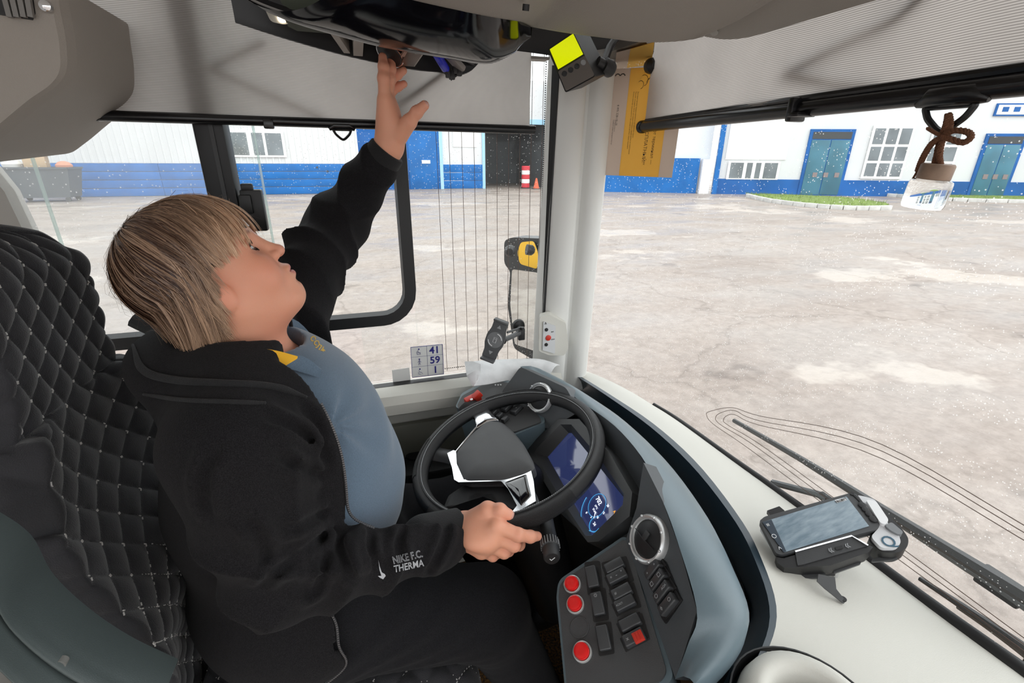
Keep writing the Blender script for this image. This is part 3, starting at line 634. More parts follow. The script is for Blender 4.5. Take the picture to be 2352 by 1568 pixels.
# ---- right hand switch panel
poly = [pp(1283, 1372), pp(1286, 1338), pp(1432, 1238), pp(1443, 1246), pp(1531, 1541), pp(1518, 1562), pp(1330, 1640), pp(1308, 1640)]
swp = MB().prism(roundpoly(poly, [.004, .016, .006, .006, .012, .006, .004, .004]), -NP*.012).build('switch_panel', M_panel, dash)
MB().prism(roundpoly([pp(1278, 1372, -.006), pp(1282, 1332, -.006), pp(1432, 1231, -.006), pp(1450, 1240, -.006), pp(1548, 1555, -.006), pp(1525, 1580, -.006), pp(1330, 1650, -.006), pp(1304, 1650, -.006)], [.004, .018, .006, .006, .01, .006, .004, .004]), -NP*.10).build('switch_console', M_cowl, dash)
PV = nrm(pp(1315, 1342)-pp(1338, 1497)); PU = np.cross(PV, NP)
def rocker(c, u, v, n, w, h, parent, icons=(), tilt=0.12, dark=True):
    """rocker switch: dark well with a tilted key; icons are (text, du, dv, size)"""
    A = (u, v, n)
    MB().box(c-n*.001, (w*.62, h*.60, .0016), A, .001).build('switch_well', M_rub, parent)
    n2 = nrm(n+v*tilt); v2 = nrm(np.cross(n2, u)); u2 = np.cross(v2, n2)
    k = MB().box(c+n*.0045, (w*.5, h*.5, .0055), (u2, v2, n2), .0022, 3).build('rocker_switch', M_key, parent)
    for s_, du, dv, sz_ in icons: text('switch_symbol', s_, sz_, c+n*.0104+u2*du*w+v2*dv*h, u2, v2, M_dim if sz_ > 0 else M_icon, parent, .0002)
    return k
for i, (a, b) in enumerate(((1362, 1327), (1375, 1389), (1388, 1467))):
    MB().prism(roundpoly([pp(a+x_, b+y_, .0004) for x_, y_ in ((-20, -36), (16, -40), (24, 34), (-12, 40))], .003), NP*.0004).build('switch_surround', M_blk, swp)
    rocker(pp(a, b), PU, PV, NP, .018, .032, swp, [('☼', 0, .3, .007)] if i == 1 else [], -.15)
for i, (a, b) in enumerate(((1413, 1302), (1419, 1326), (1430, 1362), (1437, 1388), (1449, 1433), (1458, 1467))):
    if i % 2 == 0: MB().prism(roundpoly([pp(a+x_, b+y_, .0004) for x_, y_ in ((-32, -10), (26, -26), (44, 32), (-16, 46))], .003), NP*.0004).build('switch_surround', M_blk, swp)
    ic = {1: [('≡', -.28, 0, .006), ('-', 0, 0, .010), ('°', .3, 0, .008)], 2: [('#', -.3, 0, .006)], 3: [('АСКП', -.25, 0, .004)], 5: [('×', -.28, 0, .009), ('-', 0, 0, .010)]}.get(i, [])
    qu = nrm(PU*.97+PV*.24); qv = np.cross(NP, qu)
    rocker(pp(a, b), qu, qv, NP, .032, .0165, swp, ic, .12)
qd = pp(1466, 1462, .012); MB().box(qd, (.0075, .0072, .0025), (qu, qv, NP), .001).build('switch_guard', M_redm, swp)
for k in (-1, 0, 1): MB().box(qd+qu*k*.004+NP*.003, (.0008, .005, .0006), (qu, qv, NP)).build('guard_rib', M_redm, swp)
for a, b in ((1315, 1342), (1322, 1388), (1338, 1497)):
    c = pp(a, b)
    bt = MB().lathe(c, NP, [(.0130, -.002), (.0146, 0), (.0142, .003), (.0125, .0036), (.0122, .001)], 28).build('button_collar', M_silver, swp)
    MB().lathe(c, NP, [(.0112, 0), (.0115, .007), (.0105, .0095), (.008, .0105), (.004, .0102), (.0005, .010)], 28).build('red_button', M_red, swp)
c = pp(1331, 1440); MB().lathe(c, NP, [(.0152, -.002), (.0152, .0008), (.0138, .0012), (.0134, .0004)], 28).build('blank_plug', M_panel, swp)
# ---- four rockers on the side face
SV = nrm(pv(1500, 1300)-pv(1515, 1340)); SU2 = -np.cross(SV, NV)
MB().prism(roundpoly([pv(1488, 1318, .0006), pv(1520, 1282, .0006), pv(1531, 1290, .0006), pv(1568, 1380, .0006), pv(1530, 1434, .0006), pv(1519, 1418, .0006)], .003), NV*.0006).build('side_switch_recess', M_rub, dash)
sf = bpy.data.objects['side_switch_recess']
for i, (x0, y0, x1, y1) in enumerate(((1494, 1326, 1522, 1290), (1505, 1352, 1533, 1314), (1515, 1380, 1545, 1341), (1527, 1408, 1558, 1370))):
    a, b = pv(x0, y0), pv(x1, y1); d = nrm(b-a); vv = np.cross(NV, d); L_ = np.linalg.norm(b-a)
    rocker((a+b)/2+NV*.002, d, vv, NV, L_*1.0, .0145, sf, [(('◦', '□', '○', '◊')[i], -.28, 0, .008), (('◦', '□', 'AOA', 'O')[i], .28, 0, .005 if i == 2 else .008)], .06)
# ---- left switch panel
NQ = nrm((-.22, -.12, .96)); Q0 = atZ(1150, 930, 1.352)
def pq(x, y, h=0.0): return atP(x, y, Q0+NQ*h, NQ)
lpn = MB().prism(roundpoly([pq(1050, 930), pq(1062, 908), pq(1130, 872), pq(1175, 880), pq(1240, 958), pq(1244, 968), pq(1180, 992), pq(1120, 962), pq(1054, 940)], .006), -NQ*.008).build('left_switch_panel', M_panel, dash)
MB().prism(roundpoly([pq(1046, 934, -.004), pq(1060, 903, -.004), pq(1130, 866, -.004), pq(1180, 876, -.004), pq(1250, 958, -.004), pq(1252, 970, -.004), pq(1178, 1000, -.004), pq(1112, 968, -.004)], .008), -NQ*.12).build('left_console', M_cowl, dash)
qx = nrm(pq(1200, 940)-pq(1165, 920)); qy = np.cross(NQ, qx)
for a, b in ((1165, 937), (1187, 943), (1156, 927)): rocker(pq(a, b), nrm(pq(1190, 932)-pq(1170, 952)), np.cross(NQ, nrm(pq(1190, 932)-pq(1170, 952))), NQ, .030, .0165, lpn, [('o', 0, 0, .006)])
for a, b in ((1135, 950), (1148, 957), (1160, 965)): rocker(pq(a, b), nrm(pq(1190, 932)-pq(1170, 952)), np.cross(NQ, nrm(pq(1190, 932)-pq(1170, 952))), NQ, .018, .012, lpn)
# parking brake lever
pbk = MB(); d = nrm(pq(1105, 905)-pq(1072, 922)); vv = np.cross(NQ, d); pbk.box(pq(1086, 916, .010), (.022, .010, .010), (d, vv, NQ), .003); pbk.box(pq(1096, 908, .018), (.012, .0095, .008), (nrm(d+NQ*.4), vv, nrm(NQ-d*.4)), .003)
pk = pbk.build('parking_brake_switch', M_redm, lpn)
MB().lathe(pq(1083, 917, .0205), NQ, [(.004, 0), (.004, .0008)], 14).build('brake_symbol', M_icon, lpn)
for k in range(3): MB().box(pq(1138+k*6, 884-k*0, .001), (.002, .002, .002), None, .001).build('indicator_lamp', M_icon, lpn)
# small console low by the wall with cup switch
lc = MB().box((0.12, 1.17, 1.06), (.16, .05, .06), bev=.01).build('low_console', M_blk2, dash)
rocker(atZ(960, 1021, 1.125), V3(0, 1, 0), V3(-1, 0, 0), V3(0, 0, 1), .03, .02, lc); rocker(atZ(975, 1019, 1.125), V3(0, 1, 0), V3(-1, 0, 0), V3(0, 0, 1), .03, .02, lc)
MB().lathe(atZ(934, 1026, 1.12), (0, 0, 1), [(.018, 0), (.018, .006), (.013, .007)], 20).build('knob', M_silver, lc); MB().lathe(atZ(955, 1048, 1.115), (0, 0, 1), [(.03, 0), (.03, .012), (.02, .018)], 20).build('cup', M_blk, lc)
# dark body under the dash
MB().prism([V3(.30, .40, 1.22), V3(.52, .36, 1.22), V3(.66, .55, 1.22), V3(.66, 1.2, 1.22), V3(.42, 1.2, 1.22), V3(.46, .9, 1.22), V3(.44, .6, 1.22)], V3(0, 0, -.56)).build('under_dash', M_blk, dash)
# ring shaped cream housing at the near edge of the shelf
rc = atZ(1862, 1655, 1.318); cr = thing('ring_housing', rc, 'cream ring shaped housing at the bottom edge beside dashboard', 'housing')
MB().lathe(rc, (0, 0, 1), [(.044, -.03), (.046, .012), (.052, .022), (.062, .025), (.076, .016), (.082, -.002), (.084, -.04)], 40).build('ring', M_cream, cr, sharp=60)
MB().lathe(rc+V3(0, 0, -.02), (0, 0, 1), [(.044, 0), (.044, .01), (.03, .02)], 30).build('insert', M_blk, cr); MB().lathe(rc+V3(0, 0, .004), (0, 0, 1), [(.086, -.03), (.089, .0), (.091, .0), (.092, -.03)], 40).build('shadow_gap', M_rub, cr)

# ================================================================ STEERING WHEEL
WC = atD(1165, 1035, 1.02); _t = math.radians(16); _s = math.radians(-5)
WN = nrm((-math.sin(_t)*math.cos(_s), math.sin(_t)*math.sin(_s), math.cos(_t))); WA = nrm(np.cross((0, 0, 1.), WN)); WB = np.cross(WN, WA)
M_leather = mat('black_leather', (0.012, 0.012, 0.013), 0.26, bump=0.5, bscale=2200)
M_perf = mat('carbon_leather', (0.014, 0.014, 0.015), 0.28, bump=1.0, bscale=1600)
sw = thing('steering_wheel', WC-WN*.05, 'black leather steering wheel with chrome trimmed grey hub', 'steering wheel')
RW, rw = .196, .0165
def wp(ang, r=RW, h=0.0): return WC+r*(math.cos(ang)*WA+math.sin(ang)*WB)+WN*h
tor = MB(); NT, NR = 120, 18; G = []
for i in range(NT):
    a = 2*pi*i/NT; row = []
    for j in range(NR):
        b = 2*pi*j/NR; rr = rw*(1+.05*math.cos(2*b)); row.append(wp(a, RW+rr*math.cos(b)*.95, rr*1.12*math.sin(b)))
    G.append(row)
G = np.array(G); v = G.reshape(-1, 3); f = [(i*NR+j, ((i+1) % NT)*NR+j, ((i+1) % NT)*NR+(j+1) % NR, i*NR+(j+1) % NR) for i in range(NT) for j in range(NR)]
rim_ = MB().add(v, f).build('rim', M_leather, sw, sharp=180)
G2 = []
for i in range(49):                                             # carbon look grip sections
    pass
for a0, a1 in ((-1.25, .25), (2.2, 3.0), (3.9, 4.5)):
    G2 = [[wp(a, RW+(rw*(1+.05*math.cos(2*b))+.0008)*math.cos(b)*.95, (rw*(1+.05*math.cos(2*b))+.0008)*1.12*math.sin(b)) for b in np.linspace(-2.6, 1.35, 16)] for a in np.linspace(a0, a1, 40)]
    MB().grid(G2).build('grip_cover', M_perf, rim_, sharp=180)
seam = MB(); seam.tube([wp(2*pi*i/120, RW-rw*.25, rw*1.12*1.0) for i in range(120)], .0009, 5, closed=True); seam.build('seam', M_rub, rim_)
stt = MB()
for i in range(300):
    a = 2*pi*i/300; q = wp(a, RW-rw*.42, rw*1.06); d = nrm(-math.sin(a)*WA+math.cos(a)*WB); stt.box(q, (.0013, .0007, .0006), (d, np.cross(WN, d), WN))
tag(stt.build('stitching', M_dim, rim_), kind='stuff')
rd_ = MB()
for a in (-.58, -.50): rd_.box(wp(a, RW+rw*.9, -.002), (.004, .0012, .0015), (nrm(-math.sin(a)*WA+math.cos(a)*WB), WN, np.cross(nrm(-math.sin(a)*WA+math.cos(a)*WB), WN)))
rd_.build('red_mark', M_red, rim_)
def wl_(x, y, h=0.0): return atP(x, y, WC+WN*h, WN)
def plate(name, px, h, th, m, r=.006, parent=sw, dome=0.0):
    P = roundpoly([wl_(x, y, h) for x, y in px], r)
    o = MB(); n = len(P); c = sum(P)/n
    inner = [p*.88+c*.12+WN*(.004+dome) for p in P]; inner2 = [p*.5+c*.5+WN*(.005+dome*1.6) for p in P]
    o.add([p-WN*th for p in P]+P+inner+inner2+[c+WN*(.005+dome*1.8)], [(i, (i+1) % n, (i+1) % n+n, i+n) for i in range(n)]+[(i+n, (i+1) % n+n, (i+1) % n+2*n, i+2*n) for i in range(n)]+[(i+2*n, (i+1) % n+2*n, (i+1) % n+3*n, i+3*n) for i in range(n)]+[(i+3*n, (i+1) % n+3*n, 4*n) for i in range(n)])
    return o.build(name, m, parent, sharp=50)
# the dished spokes
M_spoke = mat('spoke_charcoal', (0.045, 0.046, 0.048), 0.4, bump=0.2, bscale=1500)
for pts, w0 in (([(1150, 1010), (1115, 965), (1090, 935), (1072, 928)], .028), ([(1090, 1060), (1040, 1048), (995, 1040), (972, 1036)], .028), ([(1165, 1075), (1200, 1130), (1215, 1170), (1205, 1195)], .030)):
    Q = spline([wl_(x, y, hh) for (x, y), hh in zip(pts, (-.025, -.02, -.012, -.004))], 12)
    MB().grid([[p+np.cross(WN, nrm(Q[-1]-Q[0]))*w0*s_*(1-.25*math.sin(pi*i/11))+WN*(.008-.010*s_*s_) for s_ in np.linspace(-1, 1, 9)] for i, p in enumerate(Q)]).build('spoke', M_spoke, sw, sharp=180)
plate('lower_bracket', [(1018, 1168), (1030, 1138), (1062, 1116), (1158, 1112), (1176, 1124), (1200, 1166), (1192, 1176), (1182, 1172), (1158, 1132), (1085, 1128), (1052, 1140), (1036, 1168)], -.018, .014, M_leather, .004)
chrome = [(1044, 1040), (1030, 1047), (1041, 1080), (1046, 1108), (1056, 1114), (1154, 1112), (1170, 1130), (1190, 1168), (1178, 1184), (1182, 1188), (1233, 1158), (1228, 1112), (1220, 1080), (1206, 1090), (1160, 1104), (1068, 1108), (1052, 1072), (1050, 1042)]
cy_ = MB().prism([wl_(x, y, -.006) for x, y in chrome], WN*.009); cy_.build('chrome_trim', M_steel, sw, sharp=30)
plate('chrome_cap', [(1078, 946), (1088, 938), (1122, 938), (1146, 965), (1118, 970), (1094, 986), (1090, 964)], -.004, .01, M_steel, .004)
MB().tube([wl_(1094, 982, 0), wl_(1072, 1008, 0), wl_(1046, 1040, 0)], .0028, 8).build('chrome_strip', M_steel, sw)
plate('gloss_insert', [(1158, 1108), (1210, 1088), (1222, 1140), (1198, 1164), (1176, 1136)], .002, .006, M_gloss, .004)
pad = plate('horn_pad', [(1048, 1040), (1080, 1000), (1119, 967), (1152, 969), (1180, 992), (1204, 1022), (1226, 1062), (1229, 1078), (1206, 1090), (1160, 1104), (1068, 1106), (1052, 1072)], .002, .02, mat('horn_pad_grey', (0.07, 0.072, 0.075), 0.5, bump=0.3, bscale=1600), .012, dome=.004)
ec = wl_(1139, 1024, .0128); MB().tube([ec+.0265*math.cos(a)*WA+.018*math.sin(a)*(WB*.8)+WN*0 for a in np.linspace(0, 2*pi, 40, endpoint=False)], .0007, 5, closed=True).build('emblem_outline', M_rub, pad)
text('horn_symbol', '♪', .008, wl_(1086, 1047, .012), WA*-1, WB, M_rub, pad)
text('paddle_symbol', '»', .014, wl_(1203, 1157, .0085), nrm(wl_(1210, 1150)-wl_(1200, 1160)), np.cross(WN, nrm(wl_(1210, 1150)-wl_(1200, 1160))), M_icon, sw)
# column, shroud and stalk
col_ = thing('steering_column', WC-WN*.3, 'dark steering column with wiper stalk under the wheel', 'steering column')
MB().lathe(WC-WN*.035, -WN, [(.03, 0), (.045, .02), (.06, .05), (.075, .14), (.07, .3), (.06, .5)], 24).build('shroud', M_blk, col_)
s0 = atP(1255, 1195, WC-WN*.045, WN); s1 = atD(1268, 1282, .80)
dS = nrm(s1-s0); Ls = np.linalg.norm(s1-s0)
stk = MB().lathe(s0-dS*.03, dS, [(.011, 0), (.013, .03), (.0145, Ls*.55+.03), (.0165, Ls*.6+.03), (.0165, Ls*.75+.03), (.0145, Ls*.77+.03), (.0145, Ls+.027), (.012, Ls+.031)], 24).build('stalk', M_blk2, col_)
rg = MB()
for k in range(20): a = 2*pi*k/20; u_, v_, n_ = frame(dS); rg.box(s0+dS*Ls*.67+(math.cos(a)*u_+math.sin(a)*v_)*.0166, (.0006, .0006, .008), (u_, v_, n_))
rg.build('stalk_ribs', M_dim, stk)
MB().lathe(s1+dS*.0005, dS, [(.0115, 0), (.0115, .001), (.002, .0012)], 24).build('stalk_cap', M_blk, stk); u_, v_, n_ = frame(dS); text('wiper_symbol', '✓', .014, s1+dS*.002, u_, v_, M_icon, stk); text('stalk_symbol', '8', .008, s0+dS*Ls*.4-ray(1262, 1235)/np.linalg.norm(ray(1262, 1235))*.0155, CR, CU, M_icon, stk)
# pedals region floor pedestal
# ================================================================ SHADES, OVERHEAD, FITTINGS
def fabric(name, axis):
    m = bpy.data.materials.new(name); m.use_nodes = True; nt = m.node_tree; nt.nodes.clear(); MATS[name] = m
    out = nt.nodes.new('ShaderNodeOutputMaterial'); tc = nt.nodes.new('ShaderNodeTexCoord')
    wv = nt.nodes.new('ShaderNodeTexWave'); wv.bands_direction = 'Z'; wv.inputs['Scale'].default_value = 112; wv.inputs['Distortion'].default_value = 0.15; nt.links.new(tc.outputs['Object'], wv.inputs['Vector'])
    ns = nt.nodes.new('ShaderNodeTexNoise'); ns.inputs['Scale'].default_value = 7; ns.inputs['Detail'].default_value = 5; nt.links.new(tc.outputs['Object'], ns.inputs['Vector'])
    mx = nt.nodes.new('ShaderNodeMix'); mx.data_type = 'RGBA'; mx.inputs[6].default_value = (0.36, 0.33, 0.31, 1); mx.inputs[7].default_value = (0.74, 0.69, 0.65, 1); nt.links.new(wv.outputs['Fac'], mx.inputs[0])
    m3 = nt.nodes.new('ShaderNodeMix'); m3.data_type = 'RGBA'; m3.blend_type = 'MULTIPLY'; m3.inputs[0].default_value = 0.35; nt.links.new(mx.outputs[2], m3.inputs[6]); nt.links.new(ns.outputs['Fac'], m3.inputs[7])
    d = nt.nodes.new('ShaderNodeBsdfDiffuse'); t = nt.nodes.new('ShaderNodeBsdfTranslucent'); nt.links.new(m3.outputs[2], d.inputs[0]); nt.links.new(m3.outputs[2], t.inputs[0])
    s = nt.nodes.new('ShaderNodeMixShader'); s.inputs[0].default_value = 0.62; nt.links.new(d.outputs[0], s.inputs[1]); nt.links.new(t.outputs[0], s.inputs[2]); nt.links.new(s.outputs[0], out.inputs[0])
    return m
M_fab = fabric('shade_fabric', 'Y')
M_bar = mat('black_bar', (0.006, 0.006, 0.007), 0.25)
YS_ = 1.195
ss = thing('roller_shade', atY(720, 280, YS_), 'grey ribbed roller shade drawn over the side window', 'shade', 'roller sun shades')
xa = float(atY(232, 250, YS_)[0]); xb = float(atY(1216, 290, YS_)[0]); zb_ = 2.022
G = [[V3(x, YS_+.004*math.sin(x*9)+.003*math.sin(z*30+x*5), z) for z in np.linspace(zb_, 2.55, 10)] for x in np.linspace(xa, xb, 40)]
MB().grid(G).build('fabric', M_fab, ss, sharp=180)
MB().tube([V3(xa-.018, YS_-.002, zb_-.004), V3(xb+.012, YS_-.002, zb_-.010)], .010, 12).build('bottom_bar', M_bar, ss)
MB().box(V3(xa-.014, YS_-.004, zb_-.003), (.012, .012, .012), bev=.004).build('end_cap', M_bar, ss)
def grip(parent, c, u, s=1.0, m=None):
    """moulded pull handle: saddle over the bar and a pointed loop below"""
    v = V3(0, 0, 1.0); n = np.cross(u, v); t = MB()
    t.tube([c-u*.034*s+v*-.006, c-u*.02*s+v*.001, c+u*.02*s+v*.001, c+u*.034*s+v*-.006], [.004, .011*s, .011*s, .004], 10)
    L = [(-.024, -.008), (-.018, -.020), (-.006, -.031), (0, -.034), (.006, -.031), (.018, -.020), (.024, -.008), (.016, -.0085), (-.016, -.0085)]
    t.tube([c+u*a*s+v*b*s for a, b in roundpoly([V3(a, b, 0) for a, b in L], .004) and [(q[0], q[1]) for q in roundpoly([V3(a, b, 0) for a, b in L], .004)]], .0035*s, 8, closed=True)
    t.build('pull_handle', m or M_bar, parent)
grip(ss, atY(785, 290, YS_-.004), V3(1, 0, 0), .8)
MB().box(atY(617, 284, YS_-.008), (.010, .006, .010), bev=.003).build('bar_clip', M_bar, ss)
# folding arms behind the fabric
def arms(name, label, pts, f):
    t = thing(name, f(*pts[0][0]), label, 'shade arm', None)
    for seg in pts: MB().tube([f(*q) for q in seg], .0055, 8).build('arm', M_bar, t)
    return t
fy = lambda x, y: atY(x, y, YS_+.013)
arms('folding_arm', 'folded dark arm showing through the left half of side shade', [((490, 152), (745, 268)), ((490, 152), (610, 92))], fy)
arms('folding_arm', 'slim dark arm showing through side shade behind raised hand', [((880, 268), (1010, 172)), ((1010, 172), (1080, 110))], fy)
XS = .70
fs = thing('roller_shade', atX(1900, 250, XS), 'grey ribbed roller shade hanging across the windscreen', 'shade', 'roller sun shades')
pL = atX(1478, 291, XS); pR = atX(2352, 193, XS); y0, y1 = float(atX(1490, 220, XS)[1]), float(pR[1])-.25
def zbar(y): t = (y-pL[1])/(pR[1]-pL[1]); return pL[2]*(1-t)+pR[2]*t
zf_ = lambda y: zbar(y)+.012
MB().grid([[V3(XS+.004*math.sin(y*14+1)+.003*math.sin(y*40+z*6), y, z) for z in np.linspace(zf_(y), 2.5, 8)] for y in np.linspace(y0, y1, 50)]).build('fabric', M_fab, fs, sharp=180)
MB().tube([V3(XS, pL[1], pL[2]), V3(XS, y1, zbar(y1))], .0125, 12).build('bottom_bar', M_bar, fs)
MB().tube([V3(XS, pL[1]-.01, pL[2]+.012), V3(XS, y1, zbar(y1)+.018)], .006, 8).build('hem_tube', M_bar, fs)
MB().lathe(V3(XS, pL[1]+.008, pL[2]), (0, -1, 0), [(.015, -.002), (.015, .008), (.012, .012)], 16).build('end_cap', M_bar, fs)
MB().lathe(atX(1494, 152, XS), (0, -1, 0), [(.015, -.006), (.017, 0), (.017, .01), (.008, .02)], 16).build('roller_bracket', M_blk, fs)
MB().box(atX(1830, 252, XS-.004), (.016, .006, .018), bev=.003).build('bar_clip', M_bar, fs); MB().box(atX(1840, 264, XS-.012), (.018, .010, .003), bev=.001).build('clip_tongue', M_bar, fs)
hc = atX(2188, 222, XS-.004); grip(fs, hc, V3(0, -1, 0), 1.15)
fx = lambda x, y: atX(x, y, XS+.014)
arms('folding_arm', 'dark folded arm showing through the windscreen shade', [((1815, 166), (2070, 40)), ((1815, 166), (2030, 200)), ((2070, 40), (2150, -30))], fx)
# ---- hanging glass bottle on a cord
hb = thing('air_freshener', atX(2128, 445, XS-.01), 'small glass bottle with wooden cap hung on brown cord', 'air freshener')
fxx = lambda x, y, d=0.0: atX(x, y, XS-.012-d)
M_rope = mat('brown_cord', (0.16, 0.065, 0.03), 0.9, bump=1.0, bscale=900); M_wood = mat('wooden_cap', (0.30, 0.20, 0.14), 0.6, var=0.3, vscale=60)
def rope(pts, r=.0032):
    P = spline(pts, 60); t = MB(); T = np.gradient(P, axis=0); T /= np.linalg.norm(T, axis=1)[:, None]; S = np.cross(T, (1., 0, 0)); S /= np.linalg.norm(S, axis=1)[:, None]; Bn = np.cross(T, S)
    for k in range(3):
        ph = np.arange(60)*.75+k*2.09; t.tube(P+(np.cos(ph)[:, None]*S+np.sin(ph)[:, None]*Bn)*r*.55, r*.62, 6)
    return t.build('cord', M_rope, hb)
rope([fxx(2178, 262), fxx(2172, 290, .003), fxx(2160, 318), fxx(2152, 355), fxx(2146, 378)]); rope([fxx(2180, 262), fxx(2182, 290), fxx(2166, 318, .004), fxx(2158, 355, .004), fxx(2160, 378)])
rope([fxx(2165, 316, .006), fxx(2190, 300, .006), fxx(2222, 303, .006), fxx(2230, 315, .006), fxx(2212, 327, .006), fxx(2180, 318, .008), fxx(2165, 314, .008)])
rope([fxx(2165, 314, .006), fxx(2140, 330, .006), fxx(2120, 362, .006), fxx(2108, 392, .006)]); rope([fxx(2165, 312, .005), fxx(2150, 306, .006), fxx(2130, 294, .006)], .002)
MB().tube([fxx(2110, 388, .006), fxx(2092, 418, .006)], .0012, 6).build('cord_tail', M_rope, hb)
ca, cb = fxx(2156, 378), fxx(2142, 412); ax = nrm(cb-ca); Lc = np.linalg.norm(cb-ca)
MB().lathe(ca, ax, [(.016, -.001), (.0175, .001), (.0175, Lc-.001), (.0165, Lc)], 28).build('cap', M_wood, hb)
M_bot = bpy.data.materials.new('bottle_glass'); M_bot.use_nodes = True; bb = M_bot.node_tree.nodes['Principled BSDF']; bb.inputs['Transmission Weight'].default_value = 1.0; bb.inputs['Roughness'].default_value = 0.02; bb.inputs['Base Color'].default_value = (0.97, 0.98, 0.97, 1); bb.inputs['IOR'].default_value = 1.35
MB().lathe(cb, ax, [(.014, -.002), (.0215, .002), (.0225, .006), (.0225, .030), (.021, .034), (.005, .035)], 32).build('bottle', M_bot, hb)

# ---- overhead console over the side window
oc = thing('overhead_console', (0.2, .98, 2.12), 'glossy black overhead locker console with open compartments', 'overhead console')
lowp = [(540, -20), (600, 12), (700, 46), (850, 86), (1000, 112), (1095, 128), (1130, 122), (1165, 98), (1195, 72), (1222, 60)]
lowe = spline([atY(a, b, .99 if a < 1100 else .99-.0*a) for a, b in lowp], 50)
upp = [(800, -60), (840, -30), (905, -14), (980, 4), (1070, 24), (1130, 36), (1165, 42), (1190, 46), (1204, 50), (1219, 58)]
upe = spline([atY(a, b, v_) for (a, b), v_ in zip(upp, (.80, .80, .80, .80, .80, .82, .85, .89, .93, .97))], 50)
rows = []
for i in range(50):
    r_ = []
    for t in np.linspace(0, 1, 14): r_.append(lowe[i]*(1-t)+upe[i]*t+V3(0, 0, -.034*math.sin(pi*t)**.8*(1-.5*max(0, (i-40)/10))))
    rows.append([lowe[i]+V3(0, .004, .012), lowe[i]+V3(0, .001, .002)]+r_)
MB().grid(rows).build('fascia', mat('fascia_black', (.004, .004, .006), .10, spec=.35), oc, sharp=180)
MB().tube(lowe+V3(0, .002, .001), .003, 6).build('edge_trim', mat('grey_edge', (.3, .29, .28), .3), oc)
backp = [(540, 50), (625, 78), (694, 99), (804, 129), (932, 156), (1007, 165), (1050, 172), (1080, 163), (1102, 142)]
bke = spline([atY(a, b, 1.16) for a, b in backp], 30); lw = spline(lowe[:38], 30)
M_in = mat('locker_black', (0.01, 0.01, 0.012), 0.35)
MB().grid([[lw[i]+V3(0, .005, .01), lw[i]+V3(0, .01, .09), bke[i]+V3(0, -.01, .10), bke[i]+V3(0, 0, .012), bke[i], bke[i]+V3(0, .004, -.001), bke[i]+V3(0, .012, .03)] for i in range(30)]).build('compartment', M_in, oc, sharp=40)
def divider(px0, px1, th, m=M_greyp):
    a, b = atY(*px0, 1.0), atY(*px1, 1.155)
    MB().prism([a, b, b+V3(0, 0, .08), a+V3(0, 0, .08)], V3(th, 0, 0)).build('divider', m, oc)
divider((745, 58), (790, 122), .012); divider((812, 75), (812, 128), .018); divider((960, 112), (935, 152), .016); divider((1030, 120), (1085, 150), .005, M_in)
MB().box(atY(720, 70, 1.05)+V3(0, 0, .03), (.05, .06, .025), bev=.02).build('locker_pouch', mat('olive_cloth', (.06, .07, .05), .8), oc)
# lamp let into the console
lmp = thing('reading_lamp', atY(640, 40, 1.06), 'lit warm white lamp in cream housing at the console corner', 'lamp')
lq = [atY(a, b, 1.06) for a, b in ((606, 16), (640, 14), (700, 40), (655, 57), (622, 50))]
MB().prism(roundpoly(lq, .006), V3(0, .01, .03)).build('lamp_housing', M_cream, lmp)
lq = [atY(a, b, 1.058) for a, b in ((632, 24), (645, 22), (682, 40), (652, 53), (640, 50))]
M_lamp = mat('lamp_glow', (1, .86, .66), .3, emit=3.0)
MB().prism(roundpoly(lq, .004), V3(0, .004, .004)).build('diffuser', M_lamp, lmp)
# things kept in the compartments
M_bluec = mat('blue_plastic', (0.02, 0.03, 0.6), .25, coat=.5)
pe = thing('marker_pen', atY(1020, 140, 1.08), 'bright blue lighter like stick in the overhead compartment', 'lighter')
MB().bar(atY(1000, 120, 1.07), atY(1026, 162, 1.10), .016, .012, bev=.004).build('body', M_bluec, pe); MB().bar(atY(1024, 160, 1.10), atY(1030, 168, 1.102), .014, .011, bev=.002).build('cap', M_blk, pe)
kb = thing('key_bundle', atY(1045, 170, 1.10), 'black and grey clip bundle hanging beside blue stick', 'clip bundle')
MB().bar(atY(1030, 125, 1.08), atY(1062, 160, 1.10), .02, .012, bev=.003).build('clip_body', mat('grey_clip', (.25, .23, .22), .4), kb)
for k in range(4): MB().box(atY(1030+k*8, 168-k*4+(k % 2)*8, 1.10), (.006, .005, .009), bev=.002).build('tooth', M_blk, kb)
MB().tube([atY(1022, 160, 1.1), atY(1036, 182, 1.1), atY(1064, 160, 1.1)], .003, 8).build('clip_wire', M_rub, kb)
bk = thing('card_wallet', atY(935, 115, 1.06), 'brown ribbed plastic card tray in the overhead compartment', 'card tray')
MB().bar(atY(958, 92, 1.02), atY(932, 134, 1.11), .03, .03, bev=.002).build('tray', mat('brown_plastic', (.10, .065, .05), .35), bk)
for k in range(3): MB().bar(atY(952-k*4, 95, .995), atY(930-k*4, 128, 1.06), .003, .004).build('rib', mat('tan_edge', (.35, .2, .15), .4), bk)
